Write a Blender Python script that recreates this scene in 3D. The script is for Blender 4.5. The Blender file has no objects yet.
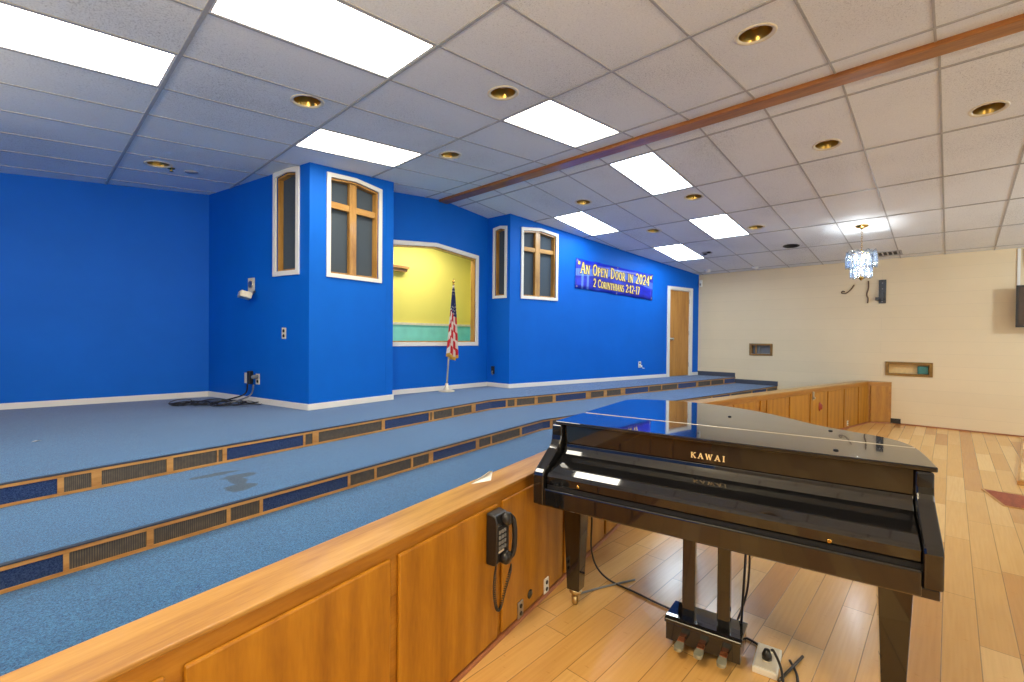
import bpy, bmesh, math, random
from mathutils import Vector, Matrix
R = random.Random(7)
sc = bpy.context.scene
COL = sc.collection
PI = math.pi

# ------------------------------------------------------------------ materials
def new_mat(name):
    m = bpy.data.materials.new(name); m.use_nodes = True
    nt = m.node_tree
    b = nt.nodes['Principled BSDF']
    return m, nt, b
def N(nt, t, **kw):
    n = nt.nodes.new(t)
    for k, v in kw.items(): setattr(n, k, v)
    return n
def L(nt, a, b): nt.links.new(a, b)
def rgb(c): return (c[0], c[1], c[2], 1.0)
def s2l(r, g, b):
    f = lambda v: (v / 255 / 12.92) if v / 255 <= .04045 else ((v / 255 + .055) / 1.055) ** 2.4
    return (f(r), f(g), f(b))
def ramp(nt, fac, stops):
    r = N(nt, 'ShaderNodeValToRGB')
    el = r.color_ramp.elements
    while len(el) < len(stops): el.new(.5)
    for e, (p, c) in zip(el, stops): e.position = p; e.color = rgb(c)
    L(nt, fac, r.inputs['Fac']); return r.outputs['Color']
def coords(nt, scale=(1, 1, 1), rot=(0, 0, 0), kind='Object'):
    tc = N(nt, 'ShaderNodeTexCoord'); mp = N(nt, 'ShaderNodeMapping')
    mp.inputs['Scale'].default_value = scale; mp.inputs['Rotation'].default_value = rot
    L(nt, tc.outputs[kind], mp.inputs['Vector']); return mp.outputs['Vector']
def noise(nt, vec, scale, detail=4, rough=.5):
    n = N(nt, 'ShaderNodeTexNoise'); n.inputs['Scale'].default_value = scale
    n.inputs['Detail'].default_value = detail; n.inputs['Roughness'].default_value = rough
    L(nt, vec, n.inputs['Vector']); return n.outputs['Fac']
def bump(nt, b, h, strength=.2, dist=.01):
    n = N(nt, 'ShaderNodeBump'); n.inputs['Strength'].default_value = strength
    n.inputs['Distance'].default_value = dist
    L(nt, h, n.inputs['Height']); L(nt, n.outputs['Normal'], b.inputs['Normal'])
def math_n(nt, op, a, b=None, c=None):
    n = N(nt, 'ShaderNodeMath', operation=op)
    for i, v in enumerate((a, b, c)):
        if v is None: continue
        if isinstance(v, (int, float)): n.inputs[i].default_value = v
        else: L(nt, v, n.inputs[i])
    return n.outputs[0]

def plain(name, c, rough=.5, metal=0, var=.08, vs=20, spec=.5, coat=0):
    m, nt, b = new_mat(name)
    v = noise(nt, coords(nt), vs)
    lo = tuple(x * (1 - var) for x in c); hi = tuple(min(1, x * (1 + var)) for x in c)
    L(nt, ramp(nt, v, [(.3, lo), (.7, hi)]), b.inputs['Base Color'])
    b.inputs['Roughness'].default_value = rough; b.inputs['Metallic'].default_value = metal
    b.inputs['Specular IOR Level'].default_value = spec
    b.inputs['Coat Weight'].default_value = coat
    b.inputs['Coat Roughness'].default_value = .06
    return m
def wood(name, dark, mid, light, scale=(2, 14, 14), rough=.35, coat=.2, bands=5.0, burl=False, bmp=.05):
    m, nt, b = new_mat(name)
    v = coords(nt, scale)
    n1 = noise(nt, v, 1.3, 5, .6)
    n2 = noise(nt, coords(nt, tuple(s * 4 for s in scale)), 2.2, 3, .6)
    if burl:
        n3 = noise(nt, coords(nt, (1.6, 1.6, .8)), 1.1, 3, .5)
        w = N(nt, 'ShaderNodeTexWave'); w.inputs['Scale'].default_value = bands
        w.inputs['Distortion'].default_value = 9; w.inputs['Detail'].default_value = 2.5
        w.inputs['Detail Scale'].default_value = .8
        L(nt, coords(nt, (1, 1, .22)), w.inputs['Vector'])
        n1 = math_n(nt, 'ADD', math_n(nt, 'MULTIPLY', n1, .45), math_n(nt, 'ADD', math_n(nt, 'MULTIPLY', w.outputs['Fac'], .16), math_n(nt, 'MULTIPLY', n3, .38)))
    f = math_n(nt, 'ADD', math_n(nt, 'MULTIPLY', n1, .75), math_n(nt, 'MULTIPLY', n2, .25))
    L(nt, ramp(nt, f, [(.3, dark), (.5, mid), (.72, light)]), b.inputs['Base Color'])
    b.inputs['Roughness'].default_value = rough
    b.inputs['Coat Weight'].default_value = coat; b.inputs['Coat Roughness'].default_value = .12
    bump(nt, b, f, bmp, .004)
    return m
def metal(name, c, rough=.25):
    m, nt, b = new_mat(name)
    v = noise(nt, coords(nt), 30)
    L(nt, ramp(nt, v, [(.3, tuple(x * .9 for x in c)), (.7, c)]), b.inputs['Base Color'])
    b.inputs['Metallic'].default_value = 1; b.inputs['Roughness'].default_value = rough
    return m

def paint(name, c, rough=.55, var=.06, spec=.14):
    m, nt, b = new_mat(name)
    v = noise(nt, coords(nt), 1.2, 5, .6)
    L(nt, ramp(nt, v, [(.3, tuple(x * (1 - var) for x in c)), (.7, tuple(x * (1 + var) for x in c))]), b.inputs['Base Color'])
    b.inputs['Roughness'].default_value = rough; b.inputs['Specular IOR Level'].default_value = spec
    bump(nt, b, noise(nt, coords(nt), 160, 2), .06, .002)
    return m
BLUE = (.002, .118, .56)
M_blue = paint('blue_wall_paint', BLUE)
M_white = paint('white_trim_paint', s2l(226, 224, 216), .35, .03)
M_yellow = paint('yellow_wall_paint', s2l(232, 218, 110), .6, .02)
M_teal = plain('teal_liner', s2l(138, 214, 200), .35, var=.1, vs=4)
def block_wall():
    m, nt, b = new_mat('painted_block')
    tc = N(nt, 'ShaderNodeTexCoord'); sp = N(nt, 'ShaderNodeSeparateXYZ'); cb = N(nt, 'ShaderNodeCombineXYZ')
    L(nt, tc.outputs['Object'], sp.inputs[0]); L(nt, sp.outputs['X'], cb.inputs['X']); L(nt, sp.outputs['Z'], cb.inputs['Y'])
    br = N(nt, 'ShaderNodeTexBrick'); L(nt, cb.outputs[0], br.inputs['Vector'])
    br.inputs['Scale'].default_value = 1; br.inputs['Brick Width'].default_value = 7.3; br.inputs['Row Height'].default_value = .222
    br.inputs['Mortar Size'].default_value = .004; br.inputs['Mortar Smooth'].default_value = .6
    c = s2l(226, 207, 170)
    br.inputs['Color1'].default_value = rgb(c); br.inputs['Color2'].default_value = rgb(tuple(x * .97 for x in c))
    br.inputs['Mortar'].default_value = rgb(tuple(x * .90 for x in c))
    n = noise(nt, coords(nt), 1.0, 4)
    mx = N(nt, 'ShaderNodeMix', data_type='RGBA', blend_type='MULTIPLY'); mx.inputs['Factor'].default_value = 1
    L(nt, br.outputs['Color'], mx.inputs['A']); L(nt, ramp(nt, n, [(.3, (.94, .94, .93)), (.7, (1, 1, 1))]), mx.inputs['B'])
    L(nt, mx.outputs['Result'], b.inputs['Base Color'])
    b.inputs['Roughness'].default_value = .55
    h = math_n(nt, 'SUBTRACT', math_n(nt, 'MULTIPLY', noise(nt, coords(nt), 60, 3), .15), br.outputs['Fac'])
    bump(nt, b, h, .14, .003)
    return m
M_block = block_wall()
def carpet(name, c1, c2, stain=False):
    m, nt, b = new_mat(name)
    v = coords(nt)
    n = noise(nt, v, 150, 3, .75); big = noise(nt, v, 1.3, 4, .6)
    col = ramp(nt, n, [(.34, c1), (.5, tuple(.55 * a + .45 * d for a, d in zip(c1, c2))), (.66, c2)])
    mx = N(nt, 'ShaderNodeMix', data_type='RGBA', blend_type='MULTIPLY'); mx.inputs['Factor'].default_value = 1
    L(nt, col, mx.inputs['A']); L(nt, ramp(nt, big, [(.3, (.82, .86, .88)), (.65, (1, 1, 1))]), mx.inputs['B'])
    out = mx.outputs['Result']
    if stain:   # a dried spill with a shape of its own
        tc = N(nt, 'ShaderNodeTexCoord')
        warp = noise(nt, v, 7, 3)
        total = None
        for (cx, cy, rx, ry) in ((1.0, 3.41, .11, .10), (1.03, 3.55, .06, .15), (1.07, 3.68, .11, .07), (.96, 3.83, .17, .05)):
            mp = N(nt, 'ShaderNodeMapping'); L(nt, tc.outputs['Object'], mp.inputs['Vector'])
            mp.inputs['Location'].default_value = (-cx / rx, -cy / ry, 0); mp.inputs['Scale'].default_value = (1 / rx, 1 / ry, 0)
            ln = N(nt, 'ShaderNodeVectorMath', operation='LENGTH'); L(nt, mp.outputs[0], ln.inputs[0])
            d = math_n(nt, 'ADD', ln.outputs['Value'], math_n(nt, 'MULTIPLY', warp, 1.3))
            total = d if total is None else math_n(nt, 'MINIMUM', total, d)
        f = ramp(nt, total, [(.40, (.5, .5, .5)), (1.0, (.5, .5, .5))])
        st = N(nt, 'ShaderNodeMapRange'); L(nt, total, st.inputs['Value'])
        st.inputs['From Min'].default_value = 1.40; st.inputs['From Max'].default_value = 1.62
        st.inputs['To Min'].default_value = 1; st.inputs['To Max'].default_value = 0
        m2 = N(nt, 'ShaderNodeMix', data_type='RGBA', blend_type='MULTIPLY')
        L(nt, math_n(nt, 'MULTIPLY', st.outputs[0], .95), m2.inputs['Factor']); L(nt, out, m2.inputs['A'])
        m2.inputs['B'].default_value = (.50, .38, .32, 1)
        out = m2.outputs['Result']
    L(nt, out, b.inputs['Base Color'])
    b.inputs['Roughness'].default_value = .95; b.inputs['Specular IOR Level'].default_value = .1
    b.inputs['Sheen Weight'].default_value = .25
    bump(nt, b, n, .5, .006)
    return m
CA, CB = s2l(8, 46, 96), s2l(66, 128, 176)
M_carpet = carpet('blue_carpet', CA, CB)
M_carpet_stain = carpet('blue_carpet_spill', CA, CB, True)
M_carpet_dark = carpet('navy_carpet_panel', s2l(22, 44, 92), s2l(62, 86, 135))
def floor_mat():
    m, nt, b = new_mat('bamboo_planks')
    tc = N(nt, 'ShaderNodeTexCoord'); sp = N(nt, 'ShaderNodeSeparateXYZ'); L(nt, tc.outputs['Object'], sp.inputs[0])
    ROW, LEN = .1428, 1.15
    y = math_n(nt, 'DIVIDE', math_n(nt, 'ADD', sp.outputs['Y'], 19.98), ROW)
    row = math_n(nt, 'FLOOR', y); fy = math_n(nt, 'FRACT', y)
    wn = N(nt, 'ShaderNodeTexWhiteNoise', noise_dimensions='1D'); L(nt, row, wn.inputs['W'])
    x = math_n(nt, 'ADD', math_n(nt, 'DIVIDE', math_n(nt, 'ADD', sp.outputs['X'], 20.0), LEN), wn.outputs['Value'])
    cl = math_n(nt, 'FLOOR', x); fx = math_n(nt, 'FRACT', x)
    cb = N(nt, 'ShaderNodeCombineXYZ'); L(nt, row, cb.inputs['X']); L(nt, cl, cb.inputs['Y'])
    w2 = N(nt, 'ShaderNodeTexWhiteNoise', noise_dimensions='2D'); L(nt, cb.outputs[0], w2.inputs['Vector'])
    base = ramp(nt, w2.outputs['Value'], [(0, s2l(194, 136, 72)), (.3, s2l(214, 164, 92)), (.8, s2l(224, 178, 108)), (1, s2l(232, 190, 124))])
    gr = noise(nt, coords(nt, (2, 45, 1)), 1.5, 2, .4)
    kn = noise(nt, coords(nt, (75, 16, 1)), 1.1, 2, .5)
    mx = N(nt, 'ShaderNodeMix', data_type='RGBA', blend_type='MULTIPLY'); mx.inputs['Factor'].default_value = 1
    L(nt, base, mx.inputs['A']); L(nt, ramp(nt, gr, [(.3, (.93, .90, .86)), (.65, (1, 1, 1))]), mx.inputs['B'])
    m2 = N(nt, 'ShaderNodeMix', data_type='RGBA', blend_type='MULTIPLY'); m2.inputs['Factor'].default_value = 1
    L(nt, mx.outputs['Result'], m2.inputs['A']); L(nt, ramp(nt, kn, [(.24, (.84, .76, .66)), (.33, (1, 1, 1))]), m2.inputs['B'])
    ey = math_n(nt, 'MINIMUM', fy, math_n(nt, 'SUBTRACT', 1, fy)); ex = math_n(nt, 'MINIMUM', fx, math_n(nt, 'SUBTRACT', 1, fx))
    e = math_n(nt, 'MINIMUM', math_n(nt, 'MULTIPLY', ey, ROW), math_n(nt, 'MULTIPLY', ex, LEN))
    gv = N(nt, 'ShaderNodeMapRange'); L(nt, e, gv.inputs['Value']); gv.inputs['From Min'].default_value = .0008; gv.inputs['From Max'].default_value = .0028
    gs = math_n(nt, 'ADD', math_n(nt, 'MULTIPLY', gv.outputs[0], .62), .38)
    m3 = N(nt, 'ShaderNodeMix', data_type='RGBA', blend_type='MULTIPLY'); m3.inputs['Factor'].default_value = 1
    L(nt, m2.outputs['Result'], m3.inputs['A']); L(nt, gs, m3.inputs['B'])
    L(nt, m3.outputs['Result'], b.inputs['Base Color'])
    b.inputs['Roughness'].default_value = .26
    b.inputs['Coat Weight'].default_value = .35; b.inputs['Coat Roughness'].default_value = .16
    bump(nt, b, gv.outputs[0], .25, .002)
    return m
M_floor = floor_mat()
def tile_mat():
    m, nt, b = new_mat('acoustic_tile')
    n = noise(nt, coords(nt), 95, 3, .85); n2 = noise(nt, coords(nt), .8, 3)
    f = math_n(nt, 'ADD', math_n(nt, 'MULTIPLY', n, .7), math_n(nt, 'MULTIPLY', n2, .3))
    c = s2l(238, 240, 239)
    L(nt, ramp(nt, f, [(.36, tuple(x * .52 for x in c)), (.44, tuple(x * .90 for x in c)), (.62, c)]), b.inputs['Base Color'])
    b.inputs['Roughness'].default_value = .9
    bump(nt, b, n, .35, .004)
    return m
M_tile = tile_mat()
M_tbar = plain('grid_bar_paint', s2l(168, 167, 165), .45)
def emis(name, c, s):
    m, nt, b = new_mat(name)
    v = noise(nt, coords(nt), 2)
    b.inputs['Base Color'].default_value = rgb((.8, .8, .8))
    L(nt, ramp(nt, v, [(.2, tuple(x * .985 for x in c)), (.8, c)]), b.inputs['Emission Color'])
    b.inputs['Emission Strength'].default_value = s; b.inputs['Roughness'].default_value = .6
    return m
M_lens = emis('warm_white_tubes_lens', (1, .93, .78), 21); M_lens_cool = emis('cool_white_tubes_lens', (.78, .90, 1), 21)
M_fixture = plain('fixture_white', s2l(215, 215, 212), .4)
M_brass = metal('brass', s2l(205, 165, 85), .22)
M_caster = metal('worn_caster_brass', s2l(196, 176, 130), .35)
M_brass_can = metal('brass_reflector', s2l(176, 146, 80), .28)
M_cream = plain('cream_plastic', s2l(222, 212, 186), .45)
M_ivory = plain('ivory_plate', s2l(216, 208, 190), .4)
M_darkcan = plain('dark_baffle', s2l(40, 36, 30), .6)
M_steel = metal('brushed_steel', s2l(190, 188, 184), .3)
M_black = plain('black_plastic', (.012, .012, .013), .35)
M_hingemetal = plain('pale_hinge_metal', s2l(214, 200, 168), .4, metal=.4)
M_rubber = plain('black_rubber', (.01, .01, .011), .55)
M_grey = plain('grey_plastic', s2l(120, 122, 124), .45)
M_oak = wood('cross_oak', s2l(134, 92, 36), s2l(176, 130, 62), s2l(198, 152, 84), (9, 9, 1.4))
M_oak_h = wood('cross_oak_crossbar', s2l(134, 92, 36), s2l(176, 130, 62), s2l(198, 152, 84), (1.4, 9, 9))
M_beam = wood('ridge_beam_wood', s2l(118, 68, 24), s2l(158, 98, 40), s2l(184, 122, 58), (14, 1.6, 14), .35, .3)
M_cloth = plain('grey_grille_cloth', s2l(74, 84, 94), .9, var=.12, vs=120, spec=.1)
M_panelwood = wood('birch_panel', s2l(136, 84, 10), s2l(168, 112, 18), s2l(190, 136, 34), (7, 7, 1.0), .42, .06, 2.2, True)
M_railwood = wood('birch_rail', s2l(130, 80, 14), s2l(164, 108, 26), s2l(184, 130, 42), (1.2, 10, 10), .42, .06)
M_cap = wood('maple_cap', s2l(134, 90, 32), s2l(168, 124, 56), s2l(190, 150, 82), (1.1, 12, 12), .38, .2)
M_basetrim = wood('quarter_round', s2l(128, 76, 44), s2l(160, 100, 62), s2l(178, 118, 78), (1.5, 12, 12), .6, 0)
M_steprail = wood('step_rail_wood', s2l(148, 100, 50), s2l(190, 140, 78), s2l(212, 164, 100), (2, 12, 12), .4, .1)
M_door = wood('door_veneer', s2l(150, 98, 36), s2l(184, 126, 54), s2l(200, 146, 72), (9, 9, .9), .35, .25)
def grille_mat():
    m, nt, b = new_mat('pierced_grille')
    tc = N(nt, 'ShaderNodeTexCoord'); sp = N(nt, 'ShaderNodeSeparateXYZ'); L(nt, tc.outputs['Object'], sp.inputs[0])
    fx = math_n(nt, 'FRACT', math_n(nt, 'MULTIPLY', sp.outputs['X'], 105))
    n = noise(nt, coords(nt), 30, 2)
    k = math_n(nt, 'LESS_THAN', fx, .45)
    mx = N(nt, 'ShaderNodeMix', data_type='RGBA'); L(nt, k, mx.inputs['Factor'])
    L(nt, ramp(nt, n, [(.3, s2l(86, 78, 68)), (.7, s2l(110, 98, 82))]), mx.inputs['A'])
    mx.inputs['B'].default_value = rgb(s2l(62, 60, 60))
    L(nt, mx.outputs['Result'], b.inputs['Base Color']); b.inputs['Roughness'].default_value = .5
    bump(nt, b, k, -.5, .003)
    return m
M_grille = grille_mat()
M_nosing = plain('navy_nosing', s2l(34, 46, 66), .5)
M_cove = plain('slate_cove_base', s2l(62, 68, 82), .5)
def lacquer():
    m, nt, b = new_mat('black_polyester')
    n = noise(nt, coords(nt), 2.5, 2)
    L(nt, ramp(nt, n, [(.2, (.006, .006, .007)), (.8, (.010, .010, .011))]), b.inputs['Base Color'])
    b.inputs['Roughness'].default_value = .06; b.inputs['IOR'].default_value = 1.5
    b.inputs['Coat Weight'].default_value = 1; b.inputs['Coat Roughness'].default_value = .02; b.inputs['Coat IOR'].default_value = 1.42
    return m
M_piano = lacquer()
M_felt = plain('red_felt', s2l(110, 24, 22), .95)
M_gold = plain('gold_leaf', s2l(236, 208, 150), .35)
M_crystal = None
def crystal():
    m = bpy.data.materials.new('cut_glass'); m.use_nodes = True; nt = m.node_tree; nt.nodes.clear()
    o = N(nt, 'ShaderNodeOutputMaterial'); tr = N(nt, 'ShaderNodeBsdfTranslucent'); tp = N(nt, 'ShaderNodeBsdfTransparent'); gl = N(nt, 'ShaderNodeBsdfGlossy')
    tr.inputs['Color'].default_value = (.10, .12, .15, 1); tp.inputs['Color'].default_value = (.9, .95, 1, 1); gl.inputs['Roughness'].default_value = .08
    m1 = N(nt, 'ShaderNodeMixShader'); m2 = N(nt, 'ShaderNodeMixShader')
    n = noise(nt, coords(nt, (1, 1, 1)), 40, 2)
    rr = N(nt, 'ShaderNodeMapRange'); L(nt, n, rr.inputs['Value']); rr.inputs['From Min'].default_value = .35; rr.inputs['From Max'].default_value = .65
    rr.inputs['To Min'].default_value = .45; rr.inputs['To Max'].default_value = .92
    L(nt, rr.outputs[0], m1.inputs['Fac']); L(nt, tr.outputs[0], m1.inputs[1]); L(nt, tp.outputs[0], m1.inputs[2])
    m2.inputs['Fac'].default_value = .2; L(nt, m1.outputs[0], m2.inputs[1]); L(nt, gl.outputs[0], m2.inputs[2])
    L(nt, m2.outputs[0], o.inputs['Surface']); return m
M_crystal = crystal()
M_bulb = emis('lit_bulb', (1, .97, .92), 10)
M_paper = plain('white_paper', s2l(232, 230, 226), .7, var=.03)
M_red = plain('flag_red', s2l(196, 30, 44), .8); M_flagwhite = plain('flag_white', s2l(228, 222, 216), .8); M_flagblue = plain('flag_navy', s2l(30, 44, 100), .8)
M_fringe = plain('gold_fringe', s2l(216, 168, 66), .7)
M_silverpole = plain('pale_pole_enamel', s2l(214, 204, 180), .35, metal=.2)
M_redwood = wood('red_hatch_wood', s2l(112, 46, 18), s2l(150, 70, 34), s2l(172, 90, 48), (2, 12, 12), .65, 0)
M_tan = plain('tan_board', s2l(226, 192, 130), .6)
M_tealbook = plain('teal_cover', s2l(60, 120, 110), .5)
M_greypane = plain('grey_pane', s2l(120, 124, 128), .3)
M_screen = plain('dark_screen', s2l(62, 48, 42), .25)
M_darkcord = plain('dark_cord', (.02, .016, .014), .5)
M_browncord = plain('brown_cord', s2l(96, 70, 48), .55)
M_redpull = plain('rust_pull', s2l(156, 62, 40), .45)
M_greenpedal = plain('worn_pedal_metal', s2l(150, 150, 132), .38, metal=.35)
M_pedalroot = metal('pedal_root_brass', s2l(196, 120, 80), .35)
def banner_mat():
    m, nt, b = new_mat('printed_vinyl')
    tc = N(nt, 'ShaderNodeTexCoord'); sp = N(nt, 'ShaderNodeSeparateXYZ'); L(nt, tc.outputs['Object'], sp.inputs[0])
    n = noise(nt, coords(nt, (1.2, 1, 3)), 2.2, 4)
    base = ramp(nt, n, [(.3, s2l(14, 24, 150)), (.55, s2l(26, 48, 200)), (.8, s2l(58, 96, 224))])
    # pale printed hills across the top and pale streaks near the left end
    hx = math_n(nt, 'ABSOLUTE', math_n(nt, 'SUBTRACT', sp.outputs['X'], 1.2))
    hill = math_n(nt, 'SUBTRACT', math_n(nt, 'SUBTRACT', .52, math_n(nt, 'MULTIPLY', hx, .11)), math_n(nt, 'MULTIPLY', n, .02))
    up = math_n(nt, 'MULTIPLY', math_n(nt, 'LESS_THAN', sp.outputs['Z'], hill), math_n(nt, 'GREATER_THAN', sp.outputs['Z'], math_n(nt, 'SUBTRACT', hill, .14)))
    st = math_n(nt, 'GREATER_THAN', math_n(nt, 'SINE', math_n(nt, 'MULTIPLY', sp.outputs['X'], 42)), .35)
    lf = math_n(nt, 'MULTIPLY', math_n(nt, 'LESS_THAN', math_n(nt, 'ABSOLUTE', math_n(nt, 'SUBTRACT', sp.outputs['X'], .24)), .17), math_n(nt, 'LESS_THAN', sp.outputs['Z'], .34))
    f = math_n(nt, 'ADD', math_n(nt, 'MULTIPLY', up, .45), math_n(nt, 'MULTIPLY', math_n(nt, 'MULTIPLY', st, lf), .6))
    mx = N(nt, 'ShaderNodeMix', data_type='RGBA'); L(nt, f, mx.inputs['Factor']); L(nt, base, mx.inputs['A']); mx.inputs['B'].default_value = rgb(s2l(120, 165, 235))
    L(nt, mx.outputs['Result'], b.inputs['Base Color']); b.inputs['Roughness'].default_value = .35
    return m
M_banner = banner_mat()
M_lettercream = plain('letter_cream', s2l(250, 222, 130), .5, var=.12, vs=14)
M_letterdark = plain('letter_outline_brown', s2l(92, 50, 40), .6)

# ------------------------------------------------------------------ mesh helpers
class MB:
    def __init__(s): s.v = []; s.f = []; s.mi = []; s.sm = []
    def face(s, idx, m=0, smooth=False): s.f.append(tuple(idx)); s.mi.append(m); s.sm.append(smooth)
    def box(s, a, b, m=0):
        x0, y0, z0 = a; x1, y1, z1 = b; k = len(s.v)
        s.v += [(x0, y0, z0), (x1, y0, z0), (x1, y1, z0), (x0, y1, z0), (x0, y0, z1), (x1, y0, z1), (x1, y1, z1), (x0, y1, z1)]
        for q in ((3, 2, 1, 0), (4, 5, 6, 7), (0, 1, 5, 4), (1, 2, 6, 5), (2, 3, 7, 6), (3, 0, 4, 7)): s.face([k + i for i in q], m)
        return s
    def hexa(s, bot, top, m=0):
        k = len(s.v); s.v += list(bot) + list(top); n = len(bot)
        s.face([k + i for i in reversed(range(n))], m); s.face([k + n + i for i in range(n)], m)
        for i in range(n):
            j = (i + 1) % n; s.face((k + i, k + j, k + n + j, k + n + i), m)
        return s
    def prism(s, poly, z0, z1, m=0):      # CCW polygon in xy
        return s.hexa([(x, y, z0) for x, y in poly], [(x, y, z1) for x, y in poly], m)
    def prism_xz(s, poly, y0, y1, m=0):   # polygon CCW seen from -y (x right, z up)
        return s.hexa([(x, y1, z) for x, z in poly], [(x, y0, z) for x, z in poly], m)
    def prism_yz(s, poly, x0, x1, m=0):
        return s.hexa([(x0, y, z) for y, z in poly], [(x1, y, z) for y, z in poly], m)
    def ring_xz(s, outer, inner, y0, y1, m=0):   # frame between two like polygons, y0 toward the viewer
        n = len(outer); k = len(s.v)
        for P in (outer, inner):
            for y in (y0, y1): s.v += [(x, y, z) for x, z in P]
        o0, o1, i0, i1 = k, k + n, k + 2 * n, k + 3 * n
        for a in range(n):
            c = (a + 1) % n
            s.face((o0 + a, o0 + c, i0 + c, i0 + a), m); s.face((o1 + c, o1 + a, i1 + a, i1 + c), m)
            s.face((o1 + a, o1 + c, o0 + c, o0 + a), m); s.face((i0 + a, i0 + c, i1 + c, i1 + a), m)
        return s
    def tube(s, pts, r, n=8, m=0, closed=False):
        pts = [Vector(p) for p in pts]; rs = r if isinstance(r, (list, tuple)) else [r] * len(pts)
        k = len(s.v); ref = None; N_ = len(pts)
        for i, p in enumerate(pts):
            a = pts[(i - 1) % N_] if closed else pts[max(i - 1, 0)]; b = pts[(i + 1) % N_] if closed else pts[min(i + 1, N_ - 1)]
            t = (b - a).normalized() if (b - a).length > 1e-9 else Vector((0, 0, 1))
            if ref is None:
                ref = Vector((0, 0, 1)) if abs(t.z) < .9 else Vector((1, 0, 0))
            u = (ref - t * ref.dot(t))
            if u.length < 1e-4: u = t.orthogonal()
            u.normalize(); w = t.cross(u); ref = u
            for q in range(n):
                an = 2 * PI * q / n; s.v.append(tuple(p + (u * math.cos(an) + w * math.sin(an)) * rs[i]))
        for i in range(N_ if closed else N_ - 1):
            j = (i + 1) % N_
            for q in range(n):
                q2 = (q + 1) % n; s.face((k + i * n + q, k + i * n + q2, k + j * n + q2, k + j * n + q), m, True)
        if not closed:
            s.face([k + q for q in reversed(range(n))], m); s.face([k + (N_ - 1) * n + q for q in range(n)], m)
        return s
    def lathe(s, prof, n=24, m=0, c=(0, 0, 0), smooth=True, cap=True):   # prof [(r,z)]
        k = len(s.v)
        for r, z in prof:
            for q in range(n):
                a = 2 * PI * q / n; s.v.append((c[0] + r * math.cos(a), c[1] + r * math.sin(a), c[2] + z))
        for i in range(len(prof) - 1):
            for q in range(n):
                q2 = (q + 1) % n; s.face((k + i * n + q, k + i * n + q2, k + (i + 1) * n + q2, k + (i + 1) * n + q), m, smooth)
        if cap and prof[0][0] > 1e-6: s.face([k + q for q in reversed(range(n))], m)
        if cap and prof[-1][0] > 1e-6: s.face([k + (len(prof) - 1) * n + q for q in range(n)], m)
        return s
    def xf(s, M, start=0):
        for i in range(start, len(s.v)): s.v[i] = tuple(M @ Vector(s.v[i]))
        return s
    def build(s, name, mats, parent=None, bevel=0, loc=None, rotz=0, segs=2, recalc=True, rot=None):
        me = bpy.data.meshes.new(name); me.from_pydata(s.v, [], s.f)
        if not isinstance(mats, (list, tuple)): mats = [mats]
        for m in mats: me.materials.append(m)
        for p, i, sm in zip(me.polygons, s.mi, s.sm): p.material_index = i; p.use_smooth = sm
        if recalc:
            bm = bmesh.new(); bm.from_mesh(me); bmesh.ops.remove_doubles(bm, verts=bm.verts, dist=1e-6); bmesh.ops.recalc_face_normals(bm, faces=bm.faces); bm.to_mesh(me); bm.free()
        o = bpy.data.objects.new(name, me); COL.objects.link(o)
        if parent: o.parent = parent
        if loc is not None: o.location = loc
        if rot is not None: o.rotation_euler = rot
        elif rotz: o.rotation_euler = (0, 0, rotz)
        if bevel:
            md = o.modifiers.new('bevel', 'BEVEL'); md.width = bevel; md.segments = segs; md.limit_method = 'ANGLE'; md.angle_limit = math.radians(40); md.harden_normals = False
        return o
def tag(o, label=None, cat=None, group=None, kind=None):
    if label: o['label'] = label
    if cat: o['category'] = cat
    if group: o['group'] = group
    if kind: o['kind'] = kind
    return o
def empty(name, loc=(0, 0, 0), rotz=0, rot=None, **kw):
    o = bpy.data.objects.new(name, None); COL.objects.link(o); o.location = loc
    o.rotation_euler = rot if rot is not None else (0, 0, rotz); o.empty_display_size = .1
    return tag(o, **kw)
def struct(o): o['kind'] = 'structure'; return o
def rect(x0, z0, x1, z1): return [(x0, z0), (x1, z0), (x1, z1), (x0, z1)]
def catmull(pts, n=6, closed=False):
    out = []; P = [Vector(p) for p in pts]; k = len(P)
    for i in range(k if closed else k - 1):
        if closed: a, b, c, d = P[(i - 1) % k], P[i], P[(i + 1) % k], P[(i + 2) % k]
        else: a, b, c, d = P[max(i - 1, 0)], P[i], P[i + 1], P[min(i + 2, k - 1)]
        for q in range(n):
            t = q / n
            out.append(.5 * ((2 * b) + (c - a) * t + (2 * a - 5 * b + 4 * c - d) * t * t + (3 * b - a - 3 * c + d) * t ** 3))
    if not closed: out.append(P[-1])
    return out
def holed_sheet(outer, holes, y0, y1):   # slab in xz between y0 (room side) and y1, with holes cut through
    mb = MB(); bm = bmesh.new()
    loops = [outer] + holes
    for y in (y0, y1):
        es = []
        for lp in loops:
            vs = [bm.verts.new((x, y, z)) for x, z in lp]
            for i in range(len(vs)): es.append(bm.edges.new((vs[i], vs[(i + 1) % len(vs)])))
        bmesh.ops.triangle_fill(bm, edges=es, use_beauty=True, use_dissolve=False)
    bm.verts.ensure_lookup_table(); bm.verts.index_update()
    mb.v = [tuple(v.co) for v in bm.verts]
    for f in bm.faces: mb.face([v.index for v in f.verts])
    bm.free()
    k = 0; half = sum(len(l) for l in loops)
    for lp in loops:
        n = len(lp)
        for i in range(n): mb.face((k + i, k + (i + 1) % n, half + k + (i + 1) % n, half + k + i))
        k += n
    return mb
class Wall:   # local frame: x along a->b, y away from the room, z up
    def __init__(s, a, b):
        s.a = Vector(a); s.b = Vector(b); d = s.b - s.a; s.L = d.length; s.ang = math.atan2(d.y, d.x); s.d = d / s.L
    def P(s, u, w, z): return (s.a.x + s.d.x * u - s.d.y * w, s.a.y + s.d.y * u + s.d.x * w, z)

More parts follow.
